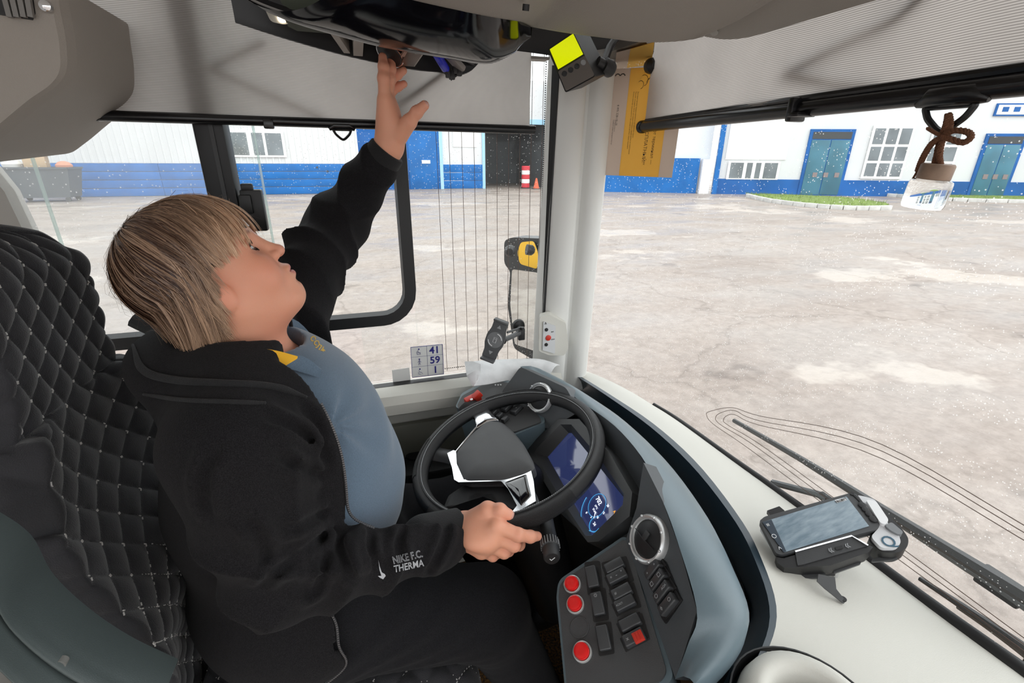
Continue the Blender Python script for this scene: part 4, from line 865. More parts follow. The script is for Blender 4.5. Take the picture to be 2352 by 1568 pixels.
# ---- rolled-in trim of the ceiling
cl = [(1219, 58), (1300, 72), (1400, 85), (1480, 94), (1560, 92), (1604, 84)]
le = spline([atY(a, b, v_) for (a, b), v_ in zip(cl, (.97, .93, .90, .87, .84, .80))], 20)
up_full = np.vstack([upe[10:49:3], le])
hi = up_full+np.array([V3(-.02, -.50, .16) for _ in up_full])
ce = MB(); ce.grid([[up_full[i]+V3(0, .03, .02), up_full[i]+V3(0, .006, -.001), up_full[i]+V3(0, -.01, -.003)]+[up_full[i]*(1-t)+hi[i]*t+V3(0, 0, -.05*math.sin(pi*t)) for t in (.2, .4, .6, .8, 1)] for i in range(len(up_full))])
o = ce.build('ceiling', M_brownp, sharp=60); tag(o, 'taupe moulded ceiling panel above the pillar', 'ceiling', kind='structure')
MB().lathe(atY(1208, 17, .76), (0, .3, -1), [(.005, -.004), (.005, .004)], 14).build('screw_hole', M_rub, o)
cl2 = [(1616, 84), (1660, 90), (1720, 84), (1850, 46), (2000, 2), (2150, -40)]
le2 = spline([atX(a, b, v_) for (a, b), v_ in zip(cl2, (.655, .66, .66, .66, .66, .66))], 20); hi2 = le2+V3(-.30, -.18, .16)
o2 = MB().grid([[le2[i]+V3(.03, 0, .03), le2[i]+V3(.004, 0, 0)]+[le2[i]*(1-t)+hi2[i]*t+V3(0, 0, -.02*math.sin(pi*t)) for t in (.02, .2, .5, .8, 1)] for i in range(20)]).build('trim_3', M_brownp, sharp=60)
tag(o2, 'taupe header moulding above the windscreen shade', 'trim', kind='structure')
MB().lathe(le2[4]+V3(-.03, -.01, .008), (-.5, -.3, -.8), [(.006, -.004), (.007, .003), (.003, .005)], 12).build('screw', M_greyp, o2)
rf = MB(); rf.box((-2.6, 0, 2.62), (3.5, 1.28, .03)); o3 = rf.build('ceiling', mat('white_lining', (.75, .75, .74), .6)); tag(o3, 'unseen grey roof lining over cab and saloon, added to block light', 'ceiling', kind='structure')  # roof out of view, added to hold back ambient light
# unseen saloon behind the camera, added to block ambient light: floor, right side with its windows and door opening, rear wall
M_sal = mat('saloon_grey', (.72, .72, .71), .6)
o6 = MB().box((-3.4, 0, .58), (2.3, 1.25, .03)).build('floor', mat('saloon_floor', (.30, .30, .30), .7)); tag(o6, 'unseen grey saloon floor behind the cab', 'floor', kind='structure')
wr = MB(); wr.box((-3.6, -1.27, .80), (2.5, .03, .2)); wr.box((-2.7, -1.27, 2.54), (3.4, .03, .06))
for x in (-5.9, -4.4, -2.9, -1.15, .72): wr.box((x, -1.27, 1.8), (.06, .03, .55))
o7 = wr.build('wall_right', M_sal); tag(o7, 'unseen right side of the bus with window openings, added to block light', 'wall', kind='structure')
o8 = MB().box((-6.1, 0, 1.6), (.03, 1.28, 1.05)).build('wall_rear', M_sal); tag(o8, 'unseen rear wall of the bus saloon, added to block light', 'wall', kind='structure')
wl2 = MB(); wl2.box((-3.6, 1.27, .95), (2.5, .03, .35)); wl2.box((-3.6, 1.27, 2.54), (2.5, .03, .06))
for x in (-5.9, -4.4, -2.9, -1.25): wl2.box((x, 1.27, 1.8), (.06, .03, .55))
o9 = wl2.build('wall_left', M_sal); tag(o9, 'unseen left side of the saloon behind the driver', 'wall', kind='structure')
o10 = MB().box((-1.0, .72, 1.5), (.02, .5, .9), bev=.01).build('wall_partition', M_sal); tag(o10, 'grey partition behind the driver seat, added to block light', 'wall', kind='structure')  # partition added to make the cab light more directional
# black gap filler behind the corner display
gb = MB().prism([atY(a, b, 1.12) for a, b in ((1090, 130), (1160, 113), (1262, 127), (1330, 122), (1400, 110), (1481, 92), (1300, 66), (1215, 54), (1120, 90))], V3(.02, .06, .10)).build('corner_box', M_in, oc)
MB().prism([atY(a, b, 1.19) for a, b in ((1219, 128), (1263, 131), (1262, 137), (1220, 135))], V3(0, .03, 0)).build('shade_bracket', M_greyp, oc)
# ledge over the windscreen corner
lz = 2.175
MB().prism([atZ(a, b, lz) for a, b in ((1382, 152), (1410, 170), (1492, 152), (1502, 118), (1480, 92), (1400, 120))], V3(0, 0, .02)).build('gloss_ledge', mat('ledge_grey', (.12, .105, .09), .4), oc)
# ---- left foreground trim with vent
ol = [(150, -40), (162, 30), (174, 90), (178, 150), (172, 178), (150, 205), (100, 238), (55, 275), (20, 305), (-40, 350), (-300, 380), (-300, -40)]
P = roundpoly([atY(a, b, .98) for a, b in ol], .012); cP = sum(P)/len(P)
tb = MB(); n = len(P); P2 = [p+(cP-p)*.05+V3(0, -.02, 0) for p in P]; P3 = [p+(cP-p)*.12+V3(0, -.028, 0) for p in P]; P4 = [p+V3(0, .26, 0) for p in P]
ringf = [(i, (i+1) % n, (i+1) % n+n, i+n) for i in range(n)]
tb.add(P4+P, ringf); tb.add(P+P2, ringf); tb.add(P2+P3, ringf); tb.add(P3, [tuple(range(n))])
o4 = tb.build('trim_4', M_brownp, sharp=60); tag(o4, 'taupe overhead duct moulding at the top left corner', 'trim', kind='structure')
MB().prism([atY(a, b, .95) for a, b in ((-60, -40), (70, -40), (80, 30), (74, 46), (-60, 24))], V3(0, .02, 0)).build('vent_slot', M_rub, o4)
for k in range(4): MB().bar(atY(8+k*18, -20, .945), atY(24+k*16, 40, .945), .006, .006).build('vent_slat', mat('vent_grey', (.18, .17, .16), .4), o4)
MB().lathe(atY(105, 14, .945), (0, -1, 0), [(.007, -.004), (.007, .003), (.004, .005)], 14).build('screw', M_steel, o4)
# ---- corner display with yellow screen
cdp = [atD(a, b, .93) for a, b in ((1257, 112), (1316, 72), (1367, 176), (1299, 213))]
nD = nrm(np.cross(cdp[1]-cdp[0], cdp[3]-cdp[0]));
if nD @ (CP-cdp[0]) < 0: nD = -nD
cd_ = thing('corner_display', sum(cdp)/4, 'black boxed display with glowing yellow green screen in the corner', 'display')
back = V3(.045, .03, .012)
MB().prism(roundpoly(cdp, .004), back).build('case', M_blk, cd_)
def lerp4(u, v, h=.0012): return (cdp[0]*(1-u)+cdp[1]*u)*(1-v)+(cdp[3]*(1-u)+cdp[2]*u)*v+nD*h
MB().prism([lerp4(.06, .05), lerp4(.96, .05), lerp4(.96, .50), lerp4(.06, .50)], nD*.001).build('screen', mat('yellow_lcd', (.52, .58, .0), .3, emit=.75), cd_)
fpb = MB().prism(roundpoly([lerp4(.02, .55), lerp4(.98, .55), lerp4(.98, .98), lerp4(.02, .98)], .003), nD*.003).build('button_plate', mat('taupe_plate', (.13, .115, .105), .45), cd_)
for k in range(4):
    c = lerp4(.17+k*.22, .66, .004); MB().lathe(c, nD, [(.0052, 0), (.0052, .002), (.0042, .0022), (.0042, .0012), (.002, .001)], 16).build('push_button', M_dim if k == 3 else M_blk2, fpb)
MB().lathe(atD(1372, 142, .95), nrm(atD(1417, 168, .97)-atD(1372, 142, .95)), [(.011, 0), (.011, .014), (.016, .016), (.016, .034), (.012, .04)], 16).build('mounting_knob', M_blk, cd_)
MB().tube([atD(1385, 150, .96), atD(1400, 110, 1.0), atD(1420, 80, 1.02)], .008, 8).build('mounting_arm', M_blk, cd_)
# ---- poster on the windscreen
def paper_mat(name, col):
    m = bpy.data.materials.new(name); m.use_nodes = True; nt = m.node_tree; nt.nodes.clear(); MATS[name] = m; out = nt.nodes.new('ShaderNodeOutputMaterial'); d = nt.nodes.new('ShaderNodeBsdfDiffuse'); t = nt.nodes.new('ShaderNodeBsdfTranslucent'); s = nt.nodes.new('ShaderNodeMixShader'); s.inputs[0].default_value = .5
    for q in (d, t): q.inputs[0].default_value = (*col, 1)
    nt.links.new(d.outputs[0], s.inputs[1]); nt.links.new(t.outputs[0], s.inputs[2]); nt.links.new(s.outputs[0], out.inputs[0]); return m
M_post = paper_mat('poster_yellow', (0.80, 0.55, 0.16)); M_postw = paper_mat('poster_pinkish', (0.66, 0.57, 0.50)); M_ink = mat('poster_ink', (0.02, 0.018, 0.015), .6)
po = thing('window_poster', atW(1460, 400, .006), 'yellow and pale paper notice taped to the windscreen corner', 'poster')
def postq(u, v, h=.006):
    # v: 0 bottom .. 1 top ; u: 0 left .. 1 right
    bl_, br_, tl_, tr_ = (1387, 402), (1543, 408), (1412, 158), (1580, 150)
    x = (bl_[0]*(1-u)+br_[0]*u)*(1-v)+(tl_[0]*(1-u)+tr_[0]*u)*v; y = (bl_[1]*(1-u)+br_[1]*u)*(1-v)+(tl_[1]*(1-u)+tr_[1]*u)*v
    return atW(x, y, h)
for nm, u0, u1, m in (('pale_margin', 0, .22, M_postw), ('yellow_band', .22, .80, M_post), ('pale_edge', .80, 1, M_postw)):
    MB().slab([[postq(u, v) for v in np.linspace(0, 1, 9)] for u in np.linspace(u0, u1, 6)], V3(.001, .001, 0)).build(nm, m, po)
for nm, pts, m in (('painted_reflection', ((1412, 158), (1440, 155), (1448, 112), (1416, 120)), M_postw), ('painted_reflection', ((1440, 155), (1496, 148), (1503, 96), (1448, 112)), M_post)):
    MB().prism([atZ(a, b, lz-.004) for a, b in pts], V3(0, 0, -.001)).build(nm, m, po)  # poster's reflection under the ledge, painted as flat coloured strips
def ptext(s, u, v, size):
    c = bpy.data.curves.new('lettering', 'FONT'); c.body = s; c.size = size; c.align_y = 'CENTER'; c.resolution_u = 2
    o_ = bpy.data.objects.new('tmp', c); COL.objects.link(o_); me = bpy.data.meshes.new_from_object(o_.evaluated_get(bpy.context.evaluated_depsgraph_get())); bpy.data.objects.remove(o_); bpy.data.curves.remove(c)
    for q in me.vertices: q.co = Vector(postq(u+q.co.y/.185, v-q.co.x/.262, .0072))
    me.materials.clear(); me.materials.append(M_ink); me.update(); link('lettering', me, po)
ptext('8 495 228-19-19', .10, .66, .0075); ptext('проезд через', .62, .70, .0115); ptext('этот терминал —', .665, .47, .0112); ptext('БЕСПЛАТНЫЙ!*', .55, .47, .0122)
for k, (u, s_) in enumerate(((.06, 'Единый транспортный портал'), (.085, 'transport.mos.ru'), (.30, 'Оплата проезда производится при входе в автобус через терминал'), (.33, 'Просим сохранять билет до конца поездки и предъявлять по требованию'), (.36, 'Льготный проезд предоставляется при наличии карты'))): ptext(s_, u, .52 if k < 2 else .78, .0042)
for u, v in ((.05, .93), (.12, .93)): MB().tube([postq(u+.03*math.cos(a), v+.02*math.sin(a), .0078) for a in np.linspace(0, pi, 10)], .0012, 5).build('logo_arc', M_ink, po)
for u, v, r in ((.42, .88, .012), (.46, .93, .010), (.38, .84, .009), (.50, .86, .008)): MB().tube([postq(u, v, .0078)+r*(math.cos(a)*V3(-.4, .9, 0)+math.sin(a)*V3(0, 0, 1)) for a in np.linspace(0, 4.5, 14)], .0006, 4).build('doodle', M_ink, po)
MB().slab([[postq(u, v, .0072) for v in (.80, .92)] for u in (.70, .90)], V3(.0004, .0004, 0)).build('diamond_sticker', M_pvc, po)
# ---- capacity sticker on the side pane
M_stk = mat('sticker_white', (.78, .78, .76), .5); M_ind = mat('sticker_indigo', (.02, .02, .22), .5)
sc_ = [atY(a, b, YW+.008) for a, b in ((943, 797), (1016, 790), (1019, 858), (947, 866))]
st_ = thing('capacity_sticker', sc_[3], 'white capacity sticker reading 41, 59 and 1 on the pane', 'sticker')
def sq(u, v, h=0.0): return (sc_[0]*(1-u)+sc_[1]*u)*(1-v)+(sc_[3]*(1-u)+sc_[2]*u)*v+V3(0, -.001-h, 0)
MB().slab([[sq(u, v) for v in (0, 1)] for u in (0, 1)], V3(0, .0005, 0)).build('backing', M_stk, st_)
for a, b, w_ in (((0, 0), (1, 0), .0012), ((1, 0), (1, 1), .0012), ((1, 1), (0, 1), .0012), ((0, 1), (0, 0), .0012), ((0, .33), (1, .33), .0005), ((0, .66), (1, .66), .0005), ((.5, 0), (.5, 1), .0005)):
    MB().bar(sq(*a, .0005), sq(*b, .0005), w_, w_).build('rule', M_ind, st_)
for s_, v in (('41', .17), ('59', .5), ('1', .83)): text('number', s_, .030, sq(.74, v, .0008), sq(1, v)-sq(0, v), sq(.5, 0)-sq(.5, 1), M_ind, st_, .0002, bold=.0006)
def person_icon(v, kind):
    c = sq(.25, v, .0008); U = nrm(sq(1, v)-sq(0, v)); W = nrm(sq(.5, 0)-sq(.5, 1)); t = MB(); k = .008
    t.lathe(c+W*k*1.0, (0, -1, 0), [(.0022, 0), (.0022, .0004)], 12)
    seg = {'sit': [((-.3, .6), (-.3, -.3)), ((-.3, -.3), (.4, -.3)), ((.4, -.3), (.5, -1.1)), ((-.7, .2), (-.7, -.9)), ((-.7, -.9), (.3, -.9))],
           'stand': [((0, .7), (0, -.3)), ((0, -.2), (-.35, -1.2)), ((0, -.2), (.35, -1.2)), ((0, .5), (-.6, -.2)), ((0, .5), (.6, -.2))],
           'chair': [((-.3, .6), (-.2, -.2)), ((-.2, -.2), (.5, -.3)), ((.5, -.3), (.9, -1.0)), ((-.6, -.1), (-.5, -.9)), ((-.5, -.9), (.3, -1.1))]}[kind]
    for a, b in seg: t.bar(c+U*a[0]*k+W*a[1]*k, c+U*b[0]*k+W*b[1]*k, .0018 if kind != 'chair' else .0009, .0006)
    t.build('pictogram', M_ind, st_)
person_icon(.17, 'sit'); person_icon(.5, 'stand'); person_icon(.83, 'chair')
s2 = [atY(a, b, YW+.008) for a, b in ((900, 850), (940, 844), (943, 872), (903, 880))]
o5 = MB().prism(s2, V3(0, .0006, 0)).build('window_sticker', M_stk); tag(o5, 'small pale sticker left of the capacity sticker', 'sticker')
# ---- phone holder
ph = thing('phone_holder', atY(1135, 800, 1.15), 'grey phone holder on a hinged arm at the side window', 'phone holder')
ha, hb_ = atY(1152, 738, 1.14), atY(1122, 822, 1.14); hv = nrm(ha-hb_); hn = nrm(V3(-.35, -.85, .35)); hn = nrm(hn-hv*(hn @ hv)); hu = np.cross(hv, hn); hcen = (ha+hb_)/2
shape = [(-.020, .055), (.020, .055), (.020, .03), (.026, .012), (.026, -.012), (.020, -.03), (.020, -.055), (-.020, -.055), (-.020, -.03), (-.026, -.012), (-.026, .012), (-.020, .03)]
M_hold = mat('holder_grey', (.075, .077, .08), .45)
MB().prism(roundpoly([hcen+hu*a+hv*b for a, b in shape], .006), -hn*.010).build('back_plate', M_hold, ph)
MB().lathe(hcen, hn, [(.022, 0), (.022, .0015), (.0, .002)], 28).build('charging_pad', mat('pad_grey', (.17, .175, .18), .4), ph)
for s_ in (1, -1): MB().box(hcen+hv*.056*s_+hn*.008, (.020, .0035, .014), (hu, hv, hn), .003).build('clamp', M_hold, ph)
MB().tube([hcen+hn*.0025+.018*(math.cos(a)*hu+math.sin(a)*hv) for a in np.linspace(.3, 1.5, 10)], .0012, 5).build('pad_arc', M_icon, ph); MB().tube([hcen+hn*.0025+.018*(math.cos(a)*hu+math.sin(a)*hv) for a in np.linspace(3.4, 4.6, 10)], .0012, 5).build('pad_arc', M_icon, ph)
for s_ in (1, -1): MB().prism([hcen+hn*.001+hv*(.033*s_)+hu*.006, hcen+hn*.001+hv*(.033*s_)-hu*.006, hcen+hn*.001+hv*(.043*s_)], hn*.0005).build('arrow', M_dim, ph)
bt_ = MB(); bt_.tube([hcen+hn*.003+hu*a+hv*b for a, b in ((-.004, -.007), (.004, -.007), (.004, .007), (-.004, .007))], .0006, 4, closed=True); bt_.bar(hcen+hn*.003+hv*.003-hu*.002, hcen+hn*.003+hv*.003+hu*.002, .0008, .0008); bt_.build('battery_symbol', M_icon, ph)
e1, e2 = atY(1155, 782, 1.17), atY(1197, 762, 1.20)
MB().bar(e1, e2, .012, .012, bev=.003).build('arm', M_hold, ph); MB().bar(atY(1165, 763, 1.165), e2+V3(0, 0, .012), .004, .006).build('strut', M_hold, ph)
MB().lathe(e1+V3(0, .01, 0), (0, -1, 0), [(.009, 0), (.010, .012), (.007, .02)], 14).build('knuckle', M_blk, ph); MB().box(e2+V3(0, .0, -.006), (.010, .008, .018), bev=.003).build('arm_end', M_blk, ph); MB().lathe(e2+V3(.0, -.01, .014), (0, 0, 1), [(.006, -.004), (.006, .004)], 12).build('pin', M_blk, ph)
MB().tube([e2, e2+V3(.006, .03, .0), V3(e2[0]+.01, YW+.0, e2[2])], .007, 10).build('stem', M_blk, ph); MB().lathe(V3(e2[0]+.01, YW+.006, e2[2]), (0, -1, 0), [(.02, 0), (.018, .008), (.008, .014)], 18).build('suction_cup', M_blk, ph)
# ---- curled paper
pr = thing('paper_sheet', atZ(1150, 860, 1.39), 'curled white printed sheet lying behind the dashboard top', 'paper')
b0 = spline([atZ(a, b, z) for a, b, z in ((1068, 832, 1.41), (1110, 827, 1.408), (1180, 824, 1.405), (1240, 824, 1.40), (1286, 838, 1.39))], 16)
f0 = spline([atZ(a, b, z) for a, b, z in ((1086, 886, 1.372), (1120, 882, 1.372), (1170, 872, 1.372), (1225, 862, 1.372), (1262, 864, 1.372))], 16)
MB().slab([[b0[i]*(1-t)+f0[i]*t+V3(0, 0, .012*math.sin(pi*t)) for t in np.linspace(0, 1, 8)] for i in range(16)], V3(0, 0, -.0008)).build('sheet', mat('paper_white', (.78, .79, .80), .7, var=.12, vscale=40), pr)
MB().slab([[atZ(a, b, z) for a, b, z in r_] for r_ in (((1067, 830, 1.412), (1072, 862, 1.40), (1086, 887, 1.375)), ((1084, 829, 1.425), (1092, 850, 1.415), (1092, 880, 1.385)), ((1104, 836, 1.424), (1104, 852, 1.412), (1098, 874, 1.39)))], V3(0, 0, -.0008)).build('curled_edge', mat('paper_white', (.78, .79, .80)), pr)
# ---- intercom box on the pillar
ib = thing('pillar_switch_box', atY(1270, 800, 1.18), 'small cream box with red and black buttons on the pillar', 'switch box')
MB().prism(roundpoly([atY(a, b, 1.175) for a, b in ((1240, 728), (1262, 722), (1300, 742), (1306, 800), (1296, 816), (1262, 816), (1238, 806))], .006), V3(.01, .03, 0)).build('housing', M_cream, ib)
ipq = [atY(a, b, 1.172) for a, b in ((1248, 738), (1276, 748), (1274, 812), (1246, 804))]
def iq(u, v, h=.001): return (ipq[0]*(1-u)+ipq[1]*u)*(1-v)+(ipq[3]*(1-u)+ipq[2]*u)*v+V3(0, -h, 0)
MB().prism(roundpoly([iq(0, 0), iq(1, 0), iq(1, 1), iq(0, 1)], .002), V3(0, .003, 0)).build('face_plate', mat('plate_grey', (.58, .59, .6), .4), ib)
for u, v, r, m in ((.25, .24, .0052, M_rub), (.42, .50, .0085, M_redm), (.27, .76, .0052, M_rub)): MB().lathe(iq(u, v, .001), (0, -1, 0), [(r, 0), (r, .002), (r*.8, .003)], 18).build('button', m, ib)
text('marking', 'А', .010, iq(.18, .04, .0015), V3(1, 0, 0), V3(0, 0, 1), M_ink, ib); text('marking', 'вкл', .005, iq(.75, .24, .0015), V3(1, 0, 0), V3(0, 0, 1), M_ink, ib); text('marking', 'стоп', .005, iq(.8, .5, .0015), V3(1, 0, 0), V3(0, 0, 1), M_ink, ib)
# ---- outside mirror
YM = 1.62
mr = thing('door_mirror', atY(1205, 830, YM), 'tall black outside mirror beyond the front side pane', 'mirror')
NM = nrm((-.85, -.53, .0)); m0 = atY(1205, 700, YM)
def pm(x, y, h=0.0): return atP(x, y, m0+NM*h, NM)
mo = [(1158, 552), (1175, 545), (1255, 548), (1262, 640), (1256, 760), (1240, 835), (1180, 800), (1166, 700), (1172, 622), (1158, 606)]
MB().prism(roundpoly([pm(a, b) for a, b in mo], .02), -NM*.07).build('housing', mat('mirror_black', (.025, .027, .03), .35), mr)
M_mir = mat('mirror_glass', (.88, .9, .91), .01, metal=1.0)
MB().prism(roundpoly([pm(a, b, .004) for a, b in ((1176, 618), (1236, 626), (1238, 700), (1228, 806), (1182, 790), (1172, 700))], .012), -NM*.003).build('main_glass', M_mir, mr)
NM2 = nrm((-.85, -.53, .10)); m2 = atP(1212, 585, m0+NM*.012, NM)
MB().prism(roundpoly([atP(a, b, m2, NM2) for a, b in ((1196, 556), (1226, 553), (1236, 580), (1234, 618), (1194, 606), (1188, 580))], .012), -NM2*.003).build('wide_angle_glass', M_mir, mr)
MB().tube([atY(1250, 560, YM+.08), atY(1290, 500, 1.45), atY(1310, 430, 1.32)], .018, 8).build('bracket', M_blk, mr)
MB().lathe(atY(1172, 575, YM-.01), (-.4, -1, 0), [(.02, 0), (.02, .02), (.012, .03)], 14).build('camera_lens', M_blk, mr)

# yellow lorry parked behind (seen in the door mirror)
ly = thing('lorry', (-10, 2.85, 0), 'yellow lorry seen small in the door mirror', 'lorry')
M_yel = mat('lorry_yellow', (.75, .42, .02), .4)
MB().box((-10, 2.85, 1.75), (1.0, 1.15, .95), bev=.12).build('cab', M_yel, ly); MB().box((-8.98, 2.85, 2.1), (.03, .95, .38), bev=.02).build('windscreen', M_pane, ly)
MB().box((-8.95, 2.85, .75), (.1, 1.15, .2), bev=.04).build('bumper', M_blk2, ly); MB().box((-13.2, 2.85, 1.6), (2.0, 1.2, .6), bev=.05).build('tipper_body', M_yel, ly); MB().box((-12, 2.85, .85), (3.0, .5, .12)).build('chassis', M_blk, ly)
for x in (-9.9, -12.6, -14.0):
    for s_ in (-1, 1): MB().lathe((x, 2.85+s_*1.0, .5), (0, s_, 0), [(.5, -.15), (.5, .15), (.3, .17), (.28, .1)], 20).build('wheel', M_rub, ly)
for s_ in (-1, 1): MB().lathe((-8.93, 2.85+s_*.85, 1.05), (1, 0, 0), [(.14, 0), (.14, .06), (.05, .08)], 14).build('headlamp', M_icon, ly)
# ---- ticket terminal on its bracket
NT_ = nrm((-.30, -.18, .94)); T0 = atZ(1870, 1215, 1.36)
def pt(x, y, h=0.0): return atP(x, y, T0+NT_*h, NT_)
tk = thing('ticket_terminal', pt(1870, 1300, -.05), 'grey handheld ticket terminal with dusty screen on the shelf', 'ticket terminal')
M_tdk = mat('terminal_dark', (.055, .057, .06), .45); M_twh = mat('terminal_white', (.66, .67, .69), .4)
TU = nrm(pt(1985, 1170)-pt(1790, 1235)); TV = np.cross(NT_, TU)
MB().prism(roundpoly([pt(1744, 1196), pt(1756, 1186), pt(1955, 1131), pt(1968, 1134), pt(2022, 1205), pt(2012, 1216), pt(1795, 1274), pt(1782, 1270)], .004), -NT_*.012).build('front_frame', M_tdk, tk)
def dusty_screen():
    m = mat('dusty_screen', (.10, .15, .19), .25, coat=.6, var=.5, vscale=30, col2=(.22, .28, .32), stretch=(1, 4, 1), detail=8); b = m.node_tree.nodes['Principled BSDF']
    b.inputs['Emission Color'].default_value = (.25, .33, .4, 1); b.inputs['Emission Strength'].default_value = .12; return m
sc2 = MB().prism([pt(1751, 1199, .0006), pt(1944, 1140, .0006), pt(1996, 1208, .0006), pt(1802, 1268, .0006)], NT_*.0006).build('screen', dusty_screen(), tk)
MB().prism([pt(1751, 1199, .0014), pt(1772, 1193, .0014), pt(1806, 1266, .0014), pt(1800, 1268, .0014)], NT_*.0004).build('navigation_bar', mat('nav_dark', (.04, .055, .075), .3), sc2)
for s_, a, b in (('≡', 1763, 1205), ('○', 1777, 1231), ('<', 1790, 1258)): text('nav_symbol', s_, .010, pt(a, b, .002), -TV, TU, M_icon, sc2)
MB().prism([pt(1917, 1148, .0014), pt(1943, 1142, .0014), pt(1946, 1148, .0014), pt(1922, 1155, .0014)], NT_*.0004).build('asset_label', M_icon, sc2)
text('label_print', 'YROBYT', .0058, pt(1932, 1149, .0022), TU, TV, M_ink, sc2)
for a, b, r in ((1980, 1160, .0058), (1987, 1170, .005), (1995, 1180, .005), (2006, 1192, .0062)): MB().lathe(pt(a, b, .001), NT_, [(r, 0), (r, .0016), (r*.7, .002)], 16).build('key', M_blk, tk)
for k in range(4): MB().box(pt(1964+k*5, 1139+k*5, .001), (.0016, .0024, .0006), (TU, TV, NT_)).build('speaker_slot', M_rub, tk)
MB().lathe(pt(1957, 1134, .001), NT_, [(.003, 0), (.003, .001)], 12).build('front_camera', M_rub, tk)
# body under the frame and the printer bulge
bd = MB(); bd.prism(roundpoly([pt(1746, 1200, -.012), pt(1956, 1135, -.012), pt(2018, 1210, -.012), pt(1792, 1276, -.012)], .005), -NT_*.022); bd.build('body', M_twh, tk)
MB().prism(roundpoly([pt(a, b, -.012) for a, b in ((1960, 1132), (1990, 1140), (2012, 1147), (2036, 1180), (2066, 1206), (2088, 1236), (2084, 1258), (2060, 1270), (2024, 1268), (1992, 1240), (2010, 1214))], .008), -NT_*.030).build('printer', M_blk, tk)
MB().prism(roundpoly([pt(a, b, -.004) for a, b in ((1966, 1136), (1992, 1141), (2010, 1147), (2034, 1182), (2040, 1204), (2064, 1226), (2070, 1246), (2058, 1258), (2024, 1258), (2000, 1232), (2018, 1212), (2022, 1202))], .006), -NT_*.012).build('printer_shell', M_twh, tk)
MB().prism(roundpoly([pt(a, b, .004) for a, b in ((1988, 1146), (2012, 1150), (2042, 1194), (2034, 1204), (2022, 1200))], .006), -NT_*.012).build('paper_lid', mat('terminal_bright', (.8, .81, .82), .4), tk)
MB().prism(roundpoly([pt(a, b, .001) for a, b in ((2032, 1206), (2048, 1198), (2076, 1222), (2066, 1228), (2046, 1218))], .004), -NT_*.012).build('latch_cover', mat('terminal_grey', (.2, .21, .22), .4), tk)
text('maker_mark', 'Q', .026, pt(2042, 1244, -.003), TU, TV, mat('logo_teal', (.03, .10, .16), .4), tk)
# cradle
front = [(1782, 1278), (1800, 1282), (1958, 1232), (2006, 1256), (1994, 1268), (1908, 1298), (1848, 1302), (1802, 1304), (1786, 1292)]
MB().prism([pt(a, b, -.004) for a, b in front], -NT_*.03).build('cradle', M_blk, tk)
MB().prism([pt(a, b, -.002) for a, b in ((1826, 1265), (1956, 1230), (1996, 1252), (1845, 1296), (1832, 1298))], -NT_*.003).build('cradle_lip', M_blk2, tk)
MB().tube([pt(1826, 1266, 0), pt(1956, 1230, 0), pt(1994, 1252, 0)], .0014, 6).build('cradle_edge', M_steel, tk)
for a in (1907, 1945): text('slide_mark', '«', .016, pt(a, 1262-(a-1907)*.28, .0), TU, TV, M_dim, tk)
MB().prism([pt(a, b, -.0008) for a, b in ((1918, 1256), (1934, 1252), (1937, 1259), (1921, 1263))], NT_*.0006).build('slide_window', M_rub, tk)
for pts in ([(1840, 1300), (1902, 1296), (1902, 1306), (1838, 1308)], [(1824, 1308), (1896, 1306), (1896, 1326), (1826, 1328)], [(1908, 1300), (1976, 1284), (1978, 1294), (1916, 1316)], [(2004, 1282), (2058, 1274), (2062, 1284), (2002, 1290)]):
    MB().prism(roundpoly([pt(a, b, -.03) for a, b in pts], .003), -NT_*.004).build('cradle_foot', M_tdk, tk)
MB().prism([pt(a, b, -.012) for a, b in ((1762, 1172), (1790, 1162), (1802, 1172), (1770, 1184))], -NT_*.01).build('cradle_stop', M_blk, tk)
# bracket leg standing on the shelf
lg = [atZ(1877, 1335, 1.325), atZ(1895, 1352, 1.315), atZ(1938, 1386, 1.303), atZ(1943, 1380, 1.303), atZ(1921, 1352, 1.322), atZ(1918, 1325, 1.335), atZ(1880, 1318, 1.335)]
MB().prism(lg, V3(.002, .002, -.003)).build('bracket_leg', M_tdk, tk)
MB().lathe(atZ(1936, 1376, 1.305), (0, 0, 1), [(.005, 0), (.005, .002)], 12).build('bracket_screw', M_blk, tk)
MB().prism([pt(1880, 1310, -.034), pt(1918, 1300, -.034), pt(1918, 1322, -.05), pt(1880, 1322, -.05)], V3(.02, .03, -.03)).build('bracket_post', M_blk, tk)
MB().lathe(pt(1925, 1302, -.04), (0, 0, -1), [(.004, 0), (.004, .02)], 10).build('clamp_screw', M_steel, tk)

# ================================================================ DRIVER SEAT
M_quilt = mat('quilted_velour', (0.0115, 0.0112, 0.015), 0.75, bump=.5, bscale=700, sheen=.22, var=.35, vscale=14)
M_thread = mat('white_thread', (.62, .6, .58), .8)
M_shell = mat('seat_shell_grey', (.07, .088, .088), .38, bump=.15, bscale=1200)
seat = thing('driver_seat', (-.35, .82, .63), 'driver seat in black diamond quilted velour cover', 'seat')
YC = .82
def seat_half(z):
    """half width of the back at height z (headrest narrows)"""
    zz = [.98, 1.1, 1.3, 1.48, 1.56, 1.62, 1.68, 1.74, 1.80, 1.835, 1.855]; hh = [.235, .25, .255, .235, .20, .155, .145, .145, .130, .09, .02]
    return float(np.interp(z, zz, hh))
def seat_x(u, z):
    x = -.40-.10*(z-1.1)-.03*math.exp(-((z-1.3)/.2)**2)*0
    x += .05*math.exp(-((z-1.28)/.13)**2)                          # lumbar
    x += .035*max(0, (z-1.6))/.2*1.0
    x += .05*u*u*(1 if z < 1.6 else .2)-.06*max(0, abs(u)-(.94 if z < 1.5 else .86))/(.06 if z < 1.5 else .14)
    if z > 1.78: x -= .05*((z-1.78)/.07)**2
    return x
